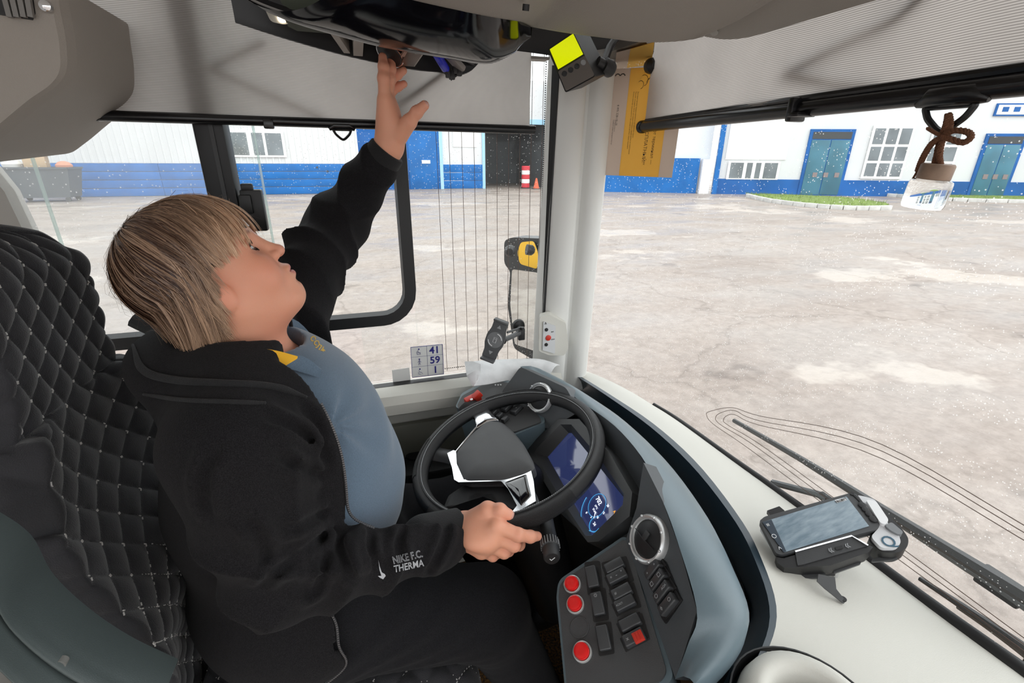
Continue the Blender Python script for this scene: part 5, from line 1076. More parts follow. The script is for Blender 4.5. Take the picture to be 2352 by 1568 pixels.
NU, NV_ = 170, 300; cell = .043
zs_ = np.linspace(.98, 1.853, NV_); us = np.linspace(-1, 1, NU)
S3 = np.zeros((NU, NV_, 3)); QA = np.zeros((NU, NV_)); QB = np.zeros((NU, NV_))
for i, u in enumerate(us):
    for j, z in enumerate(zs_):
        S3[i, j] = (seat_x(u, z), YC+u*seat_half(z), z)
        w_ = u*.17 if z > 1.56 else u*np.interp(z, [.98, 1.56], [.24, .17])
        th = np.interp(z, [1.0, 1.45, 1.7], [math.radians(8), math.radians(18), math.radians(38)])
        QA[i, j] = (w_*math.cos(.62)+(z-1.5)*math.sin(.62))/cell; QB[i, j] = (-w_*math.sin(.62)*1.0+(z-1.5)*math.cos(.62))/cell
nn_ = np.cross(np.gradient(S3, axis=0).reshape(-1, 3), np.gradient(S3, axis=1).reshape(-1, 3)); nn_ /= np.linalg.norm(nn_, axis=1)[:, None]+1e-12
nn_ = nn_.reshape(NU, NV_, 3); nn_[nn_[..., 0] < 0] *= -1
pil_ = np.minimum(np.abs(np.sin(pi*QA)), 1)**.55*np.minimum(np.abs(np.sin(pi*QB)), 1)**.55
edge = np.minimum(1, (1-np.abs(us))/.05)[:, None]
SQ = S3+nn_*(pil_*.0085*edge)[..., None]
bkr = MB().grid(SQ).build('backrest_cover', M_quilt, seat, sharp=180)
sti = MB()
def stitch(i, j, d):
    p = S3[i, j]+nn_[i, j]*.0016; d = nrm(d); n_ = nn_[i, j]; sti.box(p, (.0022, .0007, .0007), (d, np.cross(n_, d), n_))
du_ = np.gradient(S3, axis=0); dv_ = np.gradient(S3, axis=1)
for Q, in ((QA,), (QB,)):
    fr_ = np.abs(Q-np.round(Q)); other = QB if Q is QA else QA
    gu = np.gradient(Q, axis=0); gv = np.gradient(Q, axis=1)
    last = {}
    idx = np.argwhere(fr_ < .035)
    for i, j in idx:
        if i % 2 or abs(us[i]) > (.93 if zs_[j] < 1.5 else .84): continue
        key = (round(Q[i, j]), int(np.floor(other[i, j]*(5.0 if zs_[j] < 1.35 else 1.0)+(.5 if zs_[j] >= 1.35 else 0))))
        if key in last: continue
        if zs_[j] >= 1.35 and abs(other[i, j]-np.round(other[i, j])) > .12: continue
        last[key] = 1
        stitch(i, j, du_[i, j]*gv[i, j]-dv_[i, j]*gu[i, j])
tag(sti.build('stitching', M_thread, seat), kind='stuff')
# thickness of the back, piping
bk_ = MB(); rowb = []
for z in np.linspace(.98, 1.845, 40):
    h = seat_half(z); rowb.append([V3(seat_x(s_, z)-d_, YC+s_*h*k_, z) for s_, d_, k_ in ((-1, .0, 1), (-1, .03, 1.01), (-1, .07, .96), (0, .10, 1), (1, .07, .96), (1, .03, 1.01), (1, 0, 1))])
bk_.grid(rowb); bk_.build('backrest_shell', mat('seat_back_black', (.012, .012, .014), .7), seat, sharp=180)
ol_ = [V3(seat_x(1, z), YC+seat_half(z), z) for z in np.linspace(1.0, 1.85, 60)]+[V3(seat_x(-1, z), YC-seat_half(z), z) for z in np.linspace(1.85, 1.0, 60)]
MB().tube(ol_, .0035, 6).build('piping', mat('piping_black', (.02, .02, .022), .6), seat)
# cushion with the same quilt
NCU = 110; gx = np.linspace(-.36, .14, NCU); gy = np.linspace(-.25, .25, NCU)
CG = np.zeros((NCU, NCU, 3))
for i, x in enumerate(gx):
    for j, y in enumerate(gy):
        a = (x*.7+y*.7)/cell; b = (-x*.7+y*.7)/cell; pl_ = (abs(math.sin(pi*a))*abs(math.sin(pi*b)))**.5
        ex = max(0, (x-.04)/.10); ey = max(0, (abs(y)-.19)/.06)
        CG[i, j] = (x, YC+y, 1.035-.06*ex*ex-.05*ey*ey+.008*pl_)
MB().slab(CG, V3(0, 0, -.10)).build('cushion', M_quilt, seat, sharp=180)
cs = MB()
for i in range(-16, 17):
    for s_ in (1, -1):
        for t in np.arange(-.36, .14, .006):
            y = (i*cell-t*.7)/.7 if s_ == 1 else (i*cell+t*.7)/.7
            if abs(y) < .245:
                ex = max(0, (t-.04)/.10); ey = max(0, (abs(y)-.19)/.06); d = nrm(V3(.7, -.7*s_, 0)); cs.box(V3(t, YC+y, 1.0355-.06*ex*ex-.05*ey*ey), (.0022, .0008, .0008), (d, np.cross((0, 0, 1.), d), V3(0, 0, 1)))
tag(cs.build('stitching', M_thread, seat), kind='stuff')
MB().box((-.15, YC, .80), (.22, .2, .14), bev=.02).build('suspension_base', M_blk, seat)
# grey side moulding that sweeps down the near side of the seat
sm = spline([atY(-120, 1230, .50), atY(0, 1305, .50), atY(60, 1400, .50), (atY(150, 1480, .50)), atY(260, 1548, .50), atY(380, 1600, .50)], 30)
so = spline([atY(-160, 1330, .47), atY(-60, 1420, .47), atY(10, 1500, .47), atY(90, 1575, .47), atY(190, 1630, .47), atY(330, 1680, .47)], 30)
rows = []
for i in range(30):
    rows.append([sm[i]+V3(0, .05, 0), sm[i]+V3(0, .008, .004)]+[sm[i]*(1-t)+so[i]*t+V3(0, -float(np.interp(t, [0, .06, .18, .30, .40, .48, .56, .72, .86, .94, 1], [0, .012, .016, .012, .0, -.004, .002, .018, .020, .012, 0])), 0) for t in np.linspace(0, 1, 30)]+[so[i]+V3(0, .05, 0)])
shl = MB().grid(rows).build('side_moulding', M_shell, seat, sharp=180)
for k in (3, 18): MB().lathe(sm[k]*.8+so[k]*.2+V3(0, -.008, 0), (0, -1, 0), [(.006, -.004), (.006, .003), (.003, .002)], 14).build('bolt', mat('bolt_grey', (.2, .2, .19), .4), shl)
# seat belt guide on the far shoulder of the seat
MB().tube(spline([V3(-.42, 1.02, 1.66), V3(-.37, 1.01, 1.62), V3(-.335, 1.0, 1.55), V3(-.33, 1.0, 1.45)], 14), .016, 8).build('belt_guide', M_blk2, seat)
# ================================================================ PERSON (implicit surfaces meshed by surface nets)
def s_ell(p, c, r, R=None):
    q = p-np.asarray(c)
    if R is not None: q = q @ np.asarray(R).T
    r = np.asarray(r, float); k0 = np.sqrt(((q/r)**2).sum(-1)); k1 = np.sqrt(((q/(r*r))**2).sum(-1))+1e-9
    return k0*(k0-1)/k1
def s_cone(p, a, b, ra, rb):
    a = np.asarray(a, float); b = np.asarray(b, float); ba = b-a; pa = p-a; h = np.clip(pa @ ba/(ba @ ba), 0, 1)
    return np.sqrt(((pa-h[..., None]*ba)**2).sum(-1))-(ra+(rb-ra)*h)
def smin(a, b, k): h = np.clip(.5+.5*(b-a)/k, 0, 1); return b*(1-h)+a*h-k*h*(1-h)
def smax(a, b, k): return -smin(-a, -b, k)
def s_chain(p, P, r, k=.006):
    d = None
    for i in range(len(P)-1):
        e = s_cone(p, P[i], P[i+1], r[i], r[i+1]); d = e if d is None else smin(d, e, k)
    return d
def nets(f, lo, hi, h, bs=20, slack=1.6):
    """sparse surface nets: returns vertices, quads of f = 0"""
    lo = np.asarray(lo, float); n = np.ceil((np.asarray(hi)-lo)/h).astype(int); nb = -(-n//bs); dim = nb*bs+2
    bi = np.stack(np.meshgrid(*[np.arange(k) for k in nb], indexing='ij'), -1).reshape(-1, 3)
    cen = lo+(bi+.5)*bs*h; keep = np.abs(f(cen)) < bs*h*.87*slack; bi = bi[keep]
    g = np.stack(np.meshgrid(*[np.arange(bs+1)]*3, indexing='ij'), -1).reshape(-1, 3)
    VI = []; VP = []; Q = []
    E12 = [((0,0,0),(1,0,0)),((0,1,0),(1,1,0)),((0,0,1),(1,0,1)),((0,1,1),(1,1,1)),((0,0,0),(0,1,0)),((1,0,0),(1,1,0)),((0,0,1),(0,1,1)),((1,0,1),(1,1,1)),((0,0,0),(0,0,1)),((1,0,0),(1,0,1)),((0,1,0),(0,1,1)),((1,1,0),(1,1,1))]
    def gid(c): return (c[..., 0]*dim[1]+c[..., 1])*dim[2]+c[..., 2]
    for b in bi:
        base = b*bs; v = f(lo+(base+g)*h).reshape((bs+1,)*3)
        if v.min() > 0 or v.max() < 0: continue
        s = v < 0; cnt = np.zeros((bs,)*3, int); acc = np.zeros((bs, bs, bs, 3))
        for a, c in E12:
            sa = tuple(slice(a[i], a[i]+bs) for i in range(3)); sc = tuple(slice(c[i], c[i]+bs) for i in range(3))
            va, vc = v[sa], v[sc]; x = s[sa] != s[sc]; t = np.where(x, va/np.where(x, va-vc, 1), 0)
            cnt += x; 
            for i in range(3): acc[..., i] += np.where(x, a[i]+(c[i]-a[i])*t, 0)
        m = cnt > 0; idx = np.argwhere(m); VI.append(gid(idx+base)); VP.append(lo+(base+idx+acc[m]/cnt[m][:, None])*h)
        for ax in range(3):
            o1, o2 = (ax+1) % 3, (ax+2) % 3
            sl = [slice(0, bs)]*3; s0 = s[tuple(sl)]; sl2 = list(sl); sl2[ax] = slice(1, bs+1); s1 = s[tuple(sl2)]
            e = np.argwhere(s0 != s1)
            if not len(e): continue
            flip = s0[tuple(e.T)]; e = e+base; u1 = np.zeros(3, int); u1[o1] = 1; u2 = np.zeros(3, int); u2[o2] = 1
            ok = (e[:, o1] > 0) & (e[:, o2] > 0); e = e[ok]; flip = flip[ok]
            q = np.stack([gid(e-u1-u2), gid(e-u2), gid(e), gid(e-u1)], -1); q[~flip] = q[~flip][:, ::-1]; Q.append(q)
    VI = np.concatenate(VI); VP = np.concatenate(VP); Q = np.concatenate(Q); o = np.argsort(VI); VI = VI[o]; VP = VP[o]
    pos = np.searchsorted(VI, Q); pos = np.clip(pos, 0, len(VI)-1); good = (VI[pos] == Q).all(1)
    return VP, pos[good]
def npmesh(name, v, q, m, tint=None):
    me = bpy.data.meshes.new(name); me.vertices.add(len(v)); me.vertices.foreach_set('co', np.ascontiguousarray(v, np.float32).ravel())
    k = q.shape[1]; me.loops.add(q.size); me.loops.foreach_set('vertex_index', np.ascontiguousarray(q, np.int32).ravel()); me.polygons.add(len(q)); me.polygons.foreach_set('loop_start', np.arange(0, q.size, k, dtype=np.int32))
    me.polygons.foreach_set('use_smooth', np.ones(len(q), bool)); me.update(calc_edges=True); me.validate()
    if tint is not None:
        a = me.attributes.new('tint', 'FLOAT_COLOR', 'POINT'); c = np.ones((len(v), 4), np.float32); c[:, :3] = tint; a.data.foreach_set('color', c.ravel())
    if m: me.materials.append(m)
    return me
def trace(f, px, py, t0=.3, t1=1.6):
    """first hit of the viewing rays through photo pixels with surface f"""
    px = np.asarray(px, float); py = np.asarray(py, float); R = CF+((px-1176)/FPX)[:, None]*CR-((py-784)/FPX)[:, None]*CU; L = np.linalg.norm(R, axis=1)
    t = np.full(len(px), t0)
    for _ in range(90): d = f(CP+R*t[:, None]); t = np.minimum(t+np.where(np.abs(d) > 2e-4, d*.7/L, 0), t1)
    return CP+R*t[:, None]

# ---- skeleton
HO = V3(-.214, .82, 1.767); HS = .905; _th = math.radians(32.9); _ps = math.radians(11.3); _ro = math.radians(-7)
HX = V3(math.cos(_th)*math.cos(_ps), math.cos(_th)*math.sin(_ps), math.sin(_th)); HY = V3(-math.sin(_ps), math.cos(_ps), 0); HZ = np.cross(HX, HY); HY, HZ = HY*math.cos(_ro)+HZ*math.sin(_ro), HZ*math.cos(_ro)-HY*math.sin(_ro)
HR = np.array([HX, HY, HZ])
def toh(p): return (p-HO) @ HR.T/HS
def fromh(q): return HO+(np.asarray(q, float)*HS) @ HR
def mir(q): q = q.copy(); q[..., 1] = np.abs(q[..., 1]); return q
def f_head(p):
    q = toh(p); m = mir(q)
    d = s_ell(q, (-.012, 0, .045), (.098, .074, .088))
    d = smin(d, s_ell(q, (.036, 0, .036), (.058, .060, .062)), .03)
    d = smin(d, s_ell(q, (.038, 0, -.025), (.054, .056, .066)), .03)
    d = smin(d, s_cone(m, (.004, .044, -.050), (.066, .016, -.088), .022, .019), .025)
    d = smin(d, s_ell(q, (.076, 0, -.088), (.018, .019, .017)), .02)
    d = smin(d, s_ell(m, (.056, .039, -.032), (.035, .030, .038)), .022)                 # cheek
    d = smin(d, s_ell(m, (.078, .026, .034), (.014, .028, .009)), .014)                  # brow
    d = smax(d, -s_ell(m, (.100, .034, .010), (.020, .021, .015)), .012)                 # eye socket
    d = smin(d, s_cone(q, (.088, 0, .022), (.107, 0, -.015), .0065, .0095), .012)        # nose bridge
    d = smin(d, s_ell(q, (.107, 0, -.018), (.0115, .0105, .0095)), .006)
    d = smin(d, s_ell(m, (.097, .0125, -.020), (.011, .0065, .008)), .005)               # wing
    d = smax(d, -s_ell(m, (.103, .0068, -.0285), (.006, .0032, .0045)), .002)
    d = smin(d, s_ell(q, (.086, 0, -.058), (.017, .030, .022)), .016)                    # muzzle
    d = smin(d, s_ell(m, (.0965, .007, -.0475), (.0085, .015, .0062)), .006)             # upper lip
    d = smin(d, s_ell(q, (.0955, 0, -.0620), (.0085, .017, .0064)), .006)                # lower lip
    d = smax(d, -s_ell(q, (.108, 0, -.0548), (.015, .0235, .0016)), .0025)               # mouth line
    d = smax(d, -s_ell(q, (.104, 0, -.0755), (.012, .020, .006)), .008)                  # under lip dent
    lid = s_ell(m, (.0705, .0325, .0100), (.0150, .0155, .0150))                          # lids round the eyeball, cut by the opening
    ex = m-np.array([.0705, .0325, .0100]); a = np.arctan2(ex[..., 2], ex[..., 0]); az = np.arctan2(ex[..., 1], ex[..., 0])
    halfo = .52*np.clip(1-((az-.10)/.85)**2, 0, 1); cut = (np.abs(a-.14)-halfo)*.014
    lid = np.maximum(lid, np.where(halfo > 0, -cut, -1))
    d = smin(d, lid, .004)
    e = m-np.array([-.004, .0735, -.006]); Re = np.array([[math.cos(.25), 0, math.sin(.25)], [0, 1, 0], [-math.sin(.25), 0, math.cos(.25)]])
    ear = s_ell(e, (0, 0, 0), (.018, .0095, .031), Re); ear = smax(ear, -s_ell(e, (.003, .0115, .003), (.0105, .0095, .018), Re), .003); ear = smin(ear, s_cone(e, (.010, .003, .004), (.008, .004, -.010), .004, .004), .004); ear = smin(ear, s_ell(e, (.004, -.001, -.026), (.008, .005, .009)), .006)
    d = smin(d, ear, .005)
    d = smin(d, s_ell(q, (.036, 0, -.090), (.044, .046, .028)), .032)                     # soft under-chin
    return d*HS
NB = V3(-.20, .82, 1.62)
def f_bust(p):
    d = f_head(p)
    d = smin(d, s_cone(p, fromh((-.012, 0, -.055)), NB, .058, .066), .035)
    d = smin(d, s_ell(p, (-.185, .82, 1.56), (.105, .17, .085)), .05)
    return d
# ---- hands
def hand(W, J, rw_, pal):
    """J: five chains (thumb first) of points; radii by chain"""
    rad = [(.0165, .0135, .0118, .0095), (.0125, .0112, .0100, .0082), (.0128, .0114, .0102, .0084), (.0122, .0108, .0096, .0080), (.0112, .0098, .0086, .0072)]
    def f(p):
        d = None
        for c in J[1:]:
            e = s_cone(p, W+(c[0]-W)*.10, c[0], rw_, .0150); d = e if d is None else smin(d, e, .016)
        d = smin(d, s_cone(p, W, J[0][1], rw_*.95, .0150), .014)
        d = smin(d, s_ell(p, pal[0], pal[1]), .012)
        for c, r in zip(J, rad):
            d = smin(d, s_chain(p, c, r, .0045), .0045)
            for k in (1, 2): d = smin(d, np.sqrt(((p-c[k])**2).sum(-1))-r[k]*1.06, .003)
        return d
    return f
LW = atY(893, 342, 1.105)
LJ = [[atY(918, 312, 1.085), atY(940, 280, 1.070), atY(957, 258, 1.065), atY(975, 242, 1.062)],
      [atY(884, 232, 1.083), atY(881, 180, 1.080), atY(881, 153, 1.083), atY(879, 131, 1.088)],
      [atY(886, 226, 1.102), atY(894, 180, 1.098), atY(897, 158, 1.100), atY(899, 141, 1.104)],
      [atY(888, 222, 1.120), atY(897, 180, 1.121), atY(912, 171, 1.120), atY(926, 162, 1.119)],
      [atY(890, 232, 1.136), atY(901, 206, 1.139), atY(914, 199, 1.138), atY(928, 193, 1.136)]]
f_lh0 = hand(LW, LJ, .021, (atY(898, 280, 1.105), (.022, .030, .046)))
RWr = atD(1062, 1217, .852)
RJ = [[atD(1090, 1190, .838), atD(1120, 1171, .820), atD(1148, 1172, .812), atD(1168, 1181, .815)],
      [atD(1140, 1206, .806), atD(1190, 1228, .806), atD(1218, 1232, .818), atD(1234, 1231, .828)],
      [atD(1133, 1230, .808), atD(1180, 1251, .818), atD(1192, 1250, .842), atD(1184, 1240, .860)],
      [atD(1122, 1250, .815), atD(1158, 1267, .828), atD(1168, 1264, .852), atD(1160, 1254, .868)],
      [atD(1106, 1264, .826), atD(1132, 1275, .842), atD(1142, 1270, .862), atD(1136, 1260, .876)]]
f_rh0 = hand(RWr, RJ, .0225, (atD(1105, 1222, .826), (.040, .040, .024)))
LEL = V3(-.045, 1.15, 1.803); LSH = V3(-.165, .985, 1.645); REL = V3(-.165, .605, 1.365); RSH = V3(-.19, .625, 1.585)
def f_lh(p): return smin(f_lh0(p), s_cone(p, LW, LW+(LEL-LW)*.4, .027, .030), .015)
def f_rh(p): return smin(f_rh0(p), s_cone(p, RWr, RWr+(REL-RWr)*.35, .029, .031), .015)
# ---- clothes
def f_torso(p):
    d = s_ell(p, (-.155, .82, 1.365), (.195, .190, .20))
    d = smin(d, s_ell(p, (-.155, .82, 1.50), (.155, .178, .16)), .06)
    d = smin(d, s_ell(p, (-.17, .82, 1.17), (.185, .20, .14)), .06)
    d = smin(d, s_ell(p, (-.195, .82, 1.59), (.095, .185, .085)), .05)
    return d
def f_shirt(p):
    d = f_torso(p)
    y = p[..., 1]-.82; z = p[..., 2]; x = p[..., 0]
    w_ = np.exp(-((z-1.50)/.10)**2)
    d = d-.0035*w_*np.sin(55*(z-.6*y+.25*x))*np.exp(-((y+.06)/.08)**2)-.002*np.exp(-((z-1.30)/.05)**2)*np.sin(60*z+12*y)
    r_ = np.sqrt((x+.10)**2+(y+.14)**2+(z-1.56)**2); a_ = np.arctan2(z-1.56, y+.14)
    d = d-.0045*np.exp(-(r_/.11)**2)*np.sin(9*a_+14*r_)-.0022*wav(p, 24, 12)*np.exp(-((z-1.33)/.12)**2)
    nk = s_cone(p, NB+V3(.02, 0, -.05), fromh((.0, 0, -.07)), .070, .074)
    return smax(smax(d, -nk, .006), 1.262-z, .01)
def wav(p, k, seed):
    r = np.random.default_rng(seed); o = 0
    for i in range(5): d = r.normal(size=3); d = d/np.linalg.norm(d)*k*r.uniform(.7, 1.5); o = o+np.sin(p @ d+r.uniform(0, 6.28))
    return o/5*1.4
def fold(p, a, b, amp, wl, ph, tw):
    a = np.asarray(a); b = np.asarray(b); ba = b-a; L = np.linalg.norm(ba); ba = ba/L; t = (p-a) @ ba; q = p-a-t[..., None]*ba
    u = np.cross(ba, (0, 0, 1.)); u /= np.linalg.norm(u); v = np.cross(ba, u); ang = np.arctan2(q @ v, q @ u)
    w_ = np.clip(1.15-np.abs(t/L-.5)*1.8, 0, 1)
    n1 = wav(p, 22, int(ph*7)+3); n2 = wav(p, 45, int(ph*5)+9)
    s = 1-2*np.abs(np.sin(pi*t/wl+ph+tw*np.sin(ang+.6)+1.1*n1))**.75
    return amp*w_*(.75*s*(.55+.45*n1)+.35*n2)
def f_jacketb(p):
    d = f_torso(p)-.020
    d = smin(d, s_cone(p, (-.20, .76, 1.610), RSH, .070, .080), .05); d = smin(d, s_cone(p, (-.20, .88, 1.610), LSH, .070, .080), .05)
    arm = smin(s_cone(p, RSH, REL, .084, .072), s_cone(p, REL, RWr+(REL-RWr)*.16, .070, .056), .012)
    arm = arm-fold(p, REL+V3(-.05, 0, .01), RWr, .0210, .085, 1.0, 1.2)-fold(p, RSH+V3(0, 0, -.06), REL+V3(0, 0, -.04), .0185, .115, .4, 1.8)
    d = smin(d, arm, .010)
    la = smin(s_cone(p, LSH, LEL, .082, .066), s_cone(p, LEL, LW+(LEL-LW)*.20, .060, .046), .03)
    la = la-fold(p, LSH, LEL+V3(.02, 0, .03), .014, .085, 0., 1.5)-fold(p, LEL, LW, .011, .075, 2., 1.3)
    d = smin(d, la, .025)
    d = d-.0035*wav(p, 30, 5)*np.exp(-((p[..., 2]-1.3)/.2)**2)
    d = smin(d, s_ell(p, (-.13, .82, 1.16), (.20, .225, .13)), .05)
    return d
CREASE = []
def f_jacket0(p):
    d = f_jacketb(p)
    if not CREASE: return d
    sh_ = d.shape; q = p.reshape(-1, 3); d = d.reshape(-1).copy()
    for P, lo_, hi_, dep, wid in CREASE:
        k = np.nonzero(((q > lo_) & (q < hi_)).all(1))[0]
        if not len(k): continue
        qq = q[k]; best = np.full(len(k), 9.0); tt = np.zeros(len(k))
        for i in range(len(P)-1):
            ba = P[i+1]-P[i]; pa = qq-P[i]; h = np.clip(pa @ ba/(ba @ ba), 0, 1); e = np.sqrt(((pa-h[:, None]*ba)**2).sum(1)); m = e < best; best[m] = e[m]; tt[m] = (i+h[m])/(len(P)-1)
        fade = np.clip(np.minimum(tt, 1-tt)*5, 0, 1)
        d[k] += fade*(dep*np.exp(-(best/wid)**2)-dep*.75*np.exp(-((best-wid*2.1)/(wid*1.1))**2))
    return d.reshape(sh_)
def crease(pts, dep=.010, wid=.0065):
    C_ = spline([V3(a, b, 0) for a, b in pts], 9); P = trace(f_jacketb, C_[:, 0], C_[:, 1]); return (P, P.min(0)-.035, P.max(0)+.035, dep, wid)
CREASE = [crease(c) for c in (
    [(775, 1214), (721, 1243), (690, 1272)], [(789, 1221), (779, 1250), (807, 1318), (821, 1340)], [(690, 1330), (711, 1361), (732, 1336), (757, 1268)], [(598, 1352), (629, 1318), (675, 1284)],
    [(853, 1216), (846, 1257), (866, 1305)], [(1004, 1180), (1026, 1214), (1007, 1268), (975, 1325)], [(750, 1094), (728, 1088), (681, 1071), (625, 1040)], [(758, 1172), (738, 1180), (690, 1205), (640, 1215)],
    [(735, 1045), (712, 1012), (660, 975), (600, 955)], [(560, 1180), (600, 1240), (610, 1300)], [(500, 1020), (470, 1100), (480, 1200)], [(930, 1205), (915, 1250), (935, 1310)])]
CREASE.append(crease([(680, 925), (722, 970), (742, 1045), (752, 1100)], .007, .008))
HOODC = V3(-.195, .82, 1.622)
def f_hood(p):
    q = p-HOODC; c, s = math.cos(-.20), math.sin(-.20); x = q[..., 0]*c+q[..., 2]*s; z = -q[..., 0]*s+q[..., 2]*c; y = q[..., 1]
    ang = np.arctan2(y/.118, x/.120); rr = np.sqrt((x/.120)**2+(y/.118)**2); backw = .5-.5*np.cos(ang)
    R0 = .030+.013*backw
    d = np.sqrt(((rr-1)*.118)**2+(z*.9)**2)-R0
    d = d-.004*np.sin(z*95+1.5*np.sin(ang*2))*backw
    d = smin(d, s_ell(p, (-.280, .82, 1.625), (.050, .115, .055)), .03)
    # lap over the chest along the zip
    return d
def open_edge(z): return np.interp(z, OPZ, OPY)
OPZ = [1.0, 1.195, 1.245, 1.30, 1.42, 1.47, 1.513, 1.555, 1.593, 1.635, 1.70]; OPY = [.222, .221, .198, .188, .182, .174, .166, .156, .144, .125, .10]
def f_jacket(p):
    d = smin(f_jacket0(p), f_hood(p), .018)
    y = np.abs(p[..., 1]-.82); z = p[..., 2]; x = p[..., 0]
    cut = np.maximum(np.maximum(y-open_edge(z), 1.0-z), -.13-x)
    d = smax(d, -cut, .010)
    nk = s_cone(p, NB+V3(.01, 0, -.03), fromh((.0, 0, -.055)), .078, .082)
    return smax(d, -nk, .008)
def f_cuff(W, E, r0):
    a = W+(E-W)*.015; b = W+(E-W)*.24
    def f(p): return smax(s_cone(p, a, b, r0, r0+.003)-.0012*np.sin(((p-a) @ nrm(b-a))*0), -(((p-a) @ nrm(b-a))), .002)
    return f
KR = V3(.165, .665, 1.10); KL = V3(.20, .965, 1.105)
def f_trousers(p):
    d = smin(s_ell(p, (-.16, .82, 1.12), (.19, .215, .10)), s_ell(p, (-.13, .82, 1.20), (.165, .19, .10)), .04)
    for hp, kn, an in (((-.12, .725, 1.125), KR, (.30, .68, .74)), ((-.12, .915, 1.125), KL, (.32, .95, .74))):
        d = smin(d, s_cone(p, hp, kn, .105, .082), .05); d = smin(d, s_cone(p, kn, an, .078, .058), .035)
    d = d-.0025*np.sin(70*p[..., 0]+40*p[..., 1]*np.sin(9*p[..., 2]))*np.exp(-((p[..., 0]-.0)/.12)**2)
    return d
# ---------------------------------------------------------------- build the person
per = thing('person', (-.15, .82, .66), 'person in black hoodie at the wheel reaching up to the overhead console', 'person')
def tint_mat(name, rough, sss=0.0, spec=.4, bump=0.0, bscale=500, sheen=0.0, aniso=0.0):
    m = mat(name, (.5, .5, .5), rough, spec=spec, sss=sss, bump=bump, bscale=bscale, sheen=sheen); nt = m.node_tree
    a = nt.nodes.new('ShaderNodeAttribute'); a.attribute_name = 'tint'; nt.links.new(a.outputs['Color'], nt.nodes['Principled BSDF'].inputs['Base Color']); return m
M_skin = tint_mat('skin', .48, sss=.25, spec=.4, bump=.12, bscale=900)
SK = np.array([.72, .345, .225])
def blend(c, col, w): return c*(1-w[:, None])+np.asarray(col)*w[:, None]
def head_tint(v):
    q = toh(v); m = mir(q); c = np.tile(SK, (len(v), 1))
    g = lambda ctr, r: np.exp(-(((m-np.asarray(ctr))/np.asarray(r))**2).sum(1))
    c = blend(c, (.68, .235, .15), .6*g((.07, .045, -.03), (.04, .03, .035))); c = blend(c, (.68, .26, .19), .6*g((.115, 0, -.018), (.012, .016, .012)))
    c = blend(c, (.68, .22, .14), .5*g((.0, .076, -.01), (.02, .02, .035)))
    c = blend(c, (.66, .235, .15), .45*g((.02, .03, -.12), (.06, .05, .04)))
    lip = np.clip((1-np.sqrt(((m[:, 1])/.021)**2+((q[:, 2]+.0548)/.0118)**2))*6, 0, 1)*(q[:, 0] > .085); c = blend(c, (.60, .19, .17), .8*lip)
    c = blend(c, (.30, .13, .10), .5*g((.085, .034, .004), (.012, .018, .007)))
    c = blend(c, (.20, .10, .06), .8*g((.0925, .028, .0345), (.02, .017, .0035)))
    sc = np.clip((s_ell(q, (.105, 0, -.02), (.085, .12, .095)))*60, 0, 1)*(q[:, 2] > .02)*(q[:, 0] < .075); c = blend(c, (.16, .09, .05), sc)
    return c
def hand_tint(v, J):
    c = np.tile(SK*1.03, (len(v), 1))
    for ch in J:
        for k in (1, 2, 3): c = blend(c, (.70, .27, .20), .45*np.exp(-((v-ch[k])**2).sum(1)/.012**2))
    return c
v1, q1 = nets(f_bust, (-.36, .62, 1.50), (-.02, 1.02, 1.93), .0019)
v2, q2 = nets(f_lh, (-.05, 1.0, 1.85), (.20, 1.22, 2.16), .0017)
v3, q3 = nets(f_rh, (.0, .50, 1.20), (.34, .78, 1.42), .0017)
def f_core(p):
    d = f_torso(p)+.03
    for a, b, c in ((RSH, REL, RWr+(REL-RWr)*.3), (LSH, LEL, LW+(LEL-LW)*.3)): d = smin(d, s_chain(p, [a, b, c], [.045, .034, .026], .02), .03)
    return d
v4, q4 = nets(f_core, (-.4, .5, 1.0), (.2, 1.25, 2.0), .012)
n1, n2, n3 = len(v1), len(v2), len(v3)
vb = np.vstack([v1, v2, v3, v4]); qb = np.vstack([q1, q2+n1, q3+n1+n2, q4+n1+n2+n3])
tb_ = np.vstack([head_tint(v1), hand_tint(v2, LJ), hand_tint(v3, RJ), np.tile(SK, (len(v4), 1))])
body = link('body', npmesh('body', vb, qb, M_skin, tb_), per)
# eyes
M_eye = mat('eye_white', (.75, .72, .70), .08, coat=.6); M_iris = mat('iris_grey', (.10, .14, .15), .08, coat=.8); M_pup = mat('pupil', (.005, .005, .005), .05)
for s_ in (-1, 1):
    ec_ = fromh((.0705, .0325*s_, .0100)); gz = nrm(HX*.93+HZ*.28+HY*.10)
    ey = MB().lathe(ec_, gz, [(.0128*HS*math.sin(a), -.0128*HS*math.cos(a)) for a in np.linspace(.02, pi-.02, 16)], 24).build('eye', M_eye, per, sharp=180)
    MB().lathe(ec_, gz, [(.0058, .0103), (.0058, .0104), (.003, .0118), (.0002, .0121)], 20).build('iris', M_iris, ey); MB().lathe(ec_, gz, [(.0026, .0118), (.0024, .0123), (.0002, .0124)], 14).build('pupil', M_pup, ey)
    lash = MB()
    for k in range(22):
        az = -.62+1.45*k/21; ho = .52*max(0, 1-((az-.10)/.85)**2)
        for a, ln, up in ((.14+ho, .0085, .9), (.14-ho, .004, -.8)):
            d = V3(math.cos(a)*math.cos(az), s_*math.sin(az), math.sin(a)); b0_ = V3(.0705, .0325*s_, .0100)+d*.0150; e_ = b0_+ln*nrm(V3(.8, s_*math.sin(az), up)); mid = (b0_+e_)/2+V3(.001, 0, -.0012*up)
            lash.tube([fromh(b0_), fromh(mid), fromh(e_)], [.0004, .0003, .0001], 4)
    lash.build('eyelashes', M_pup, ey)
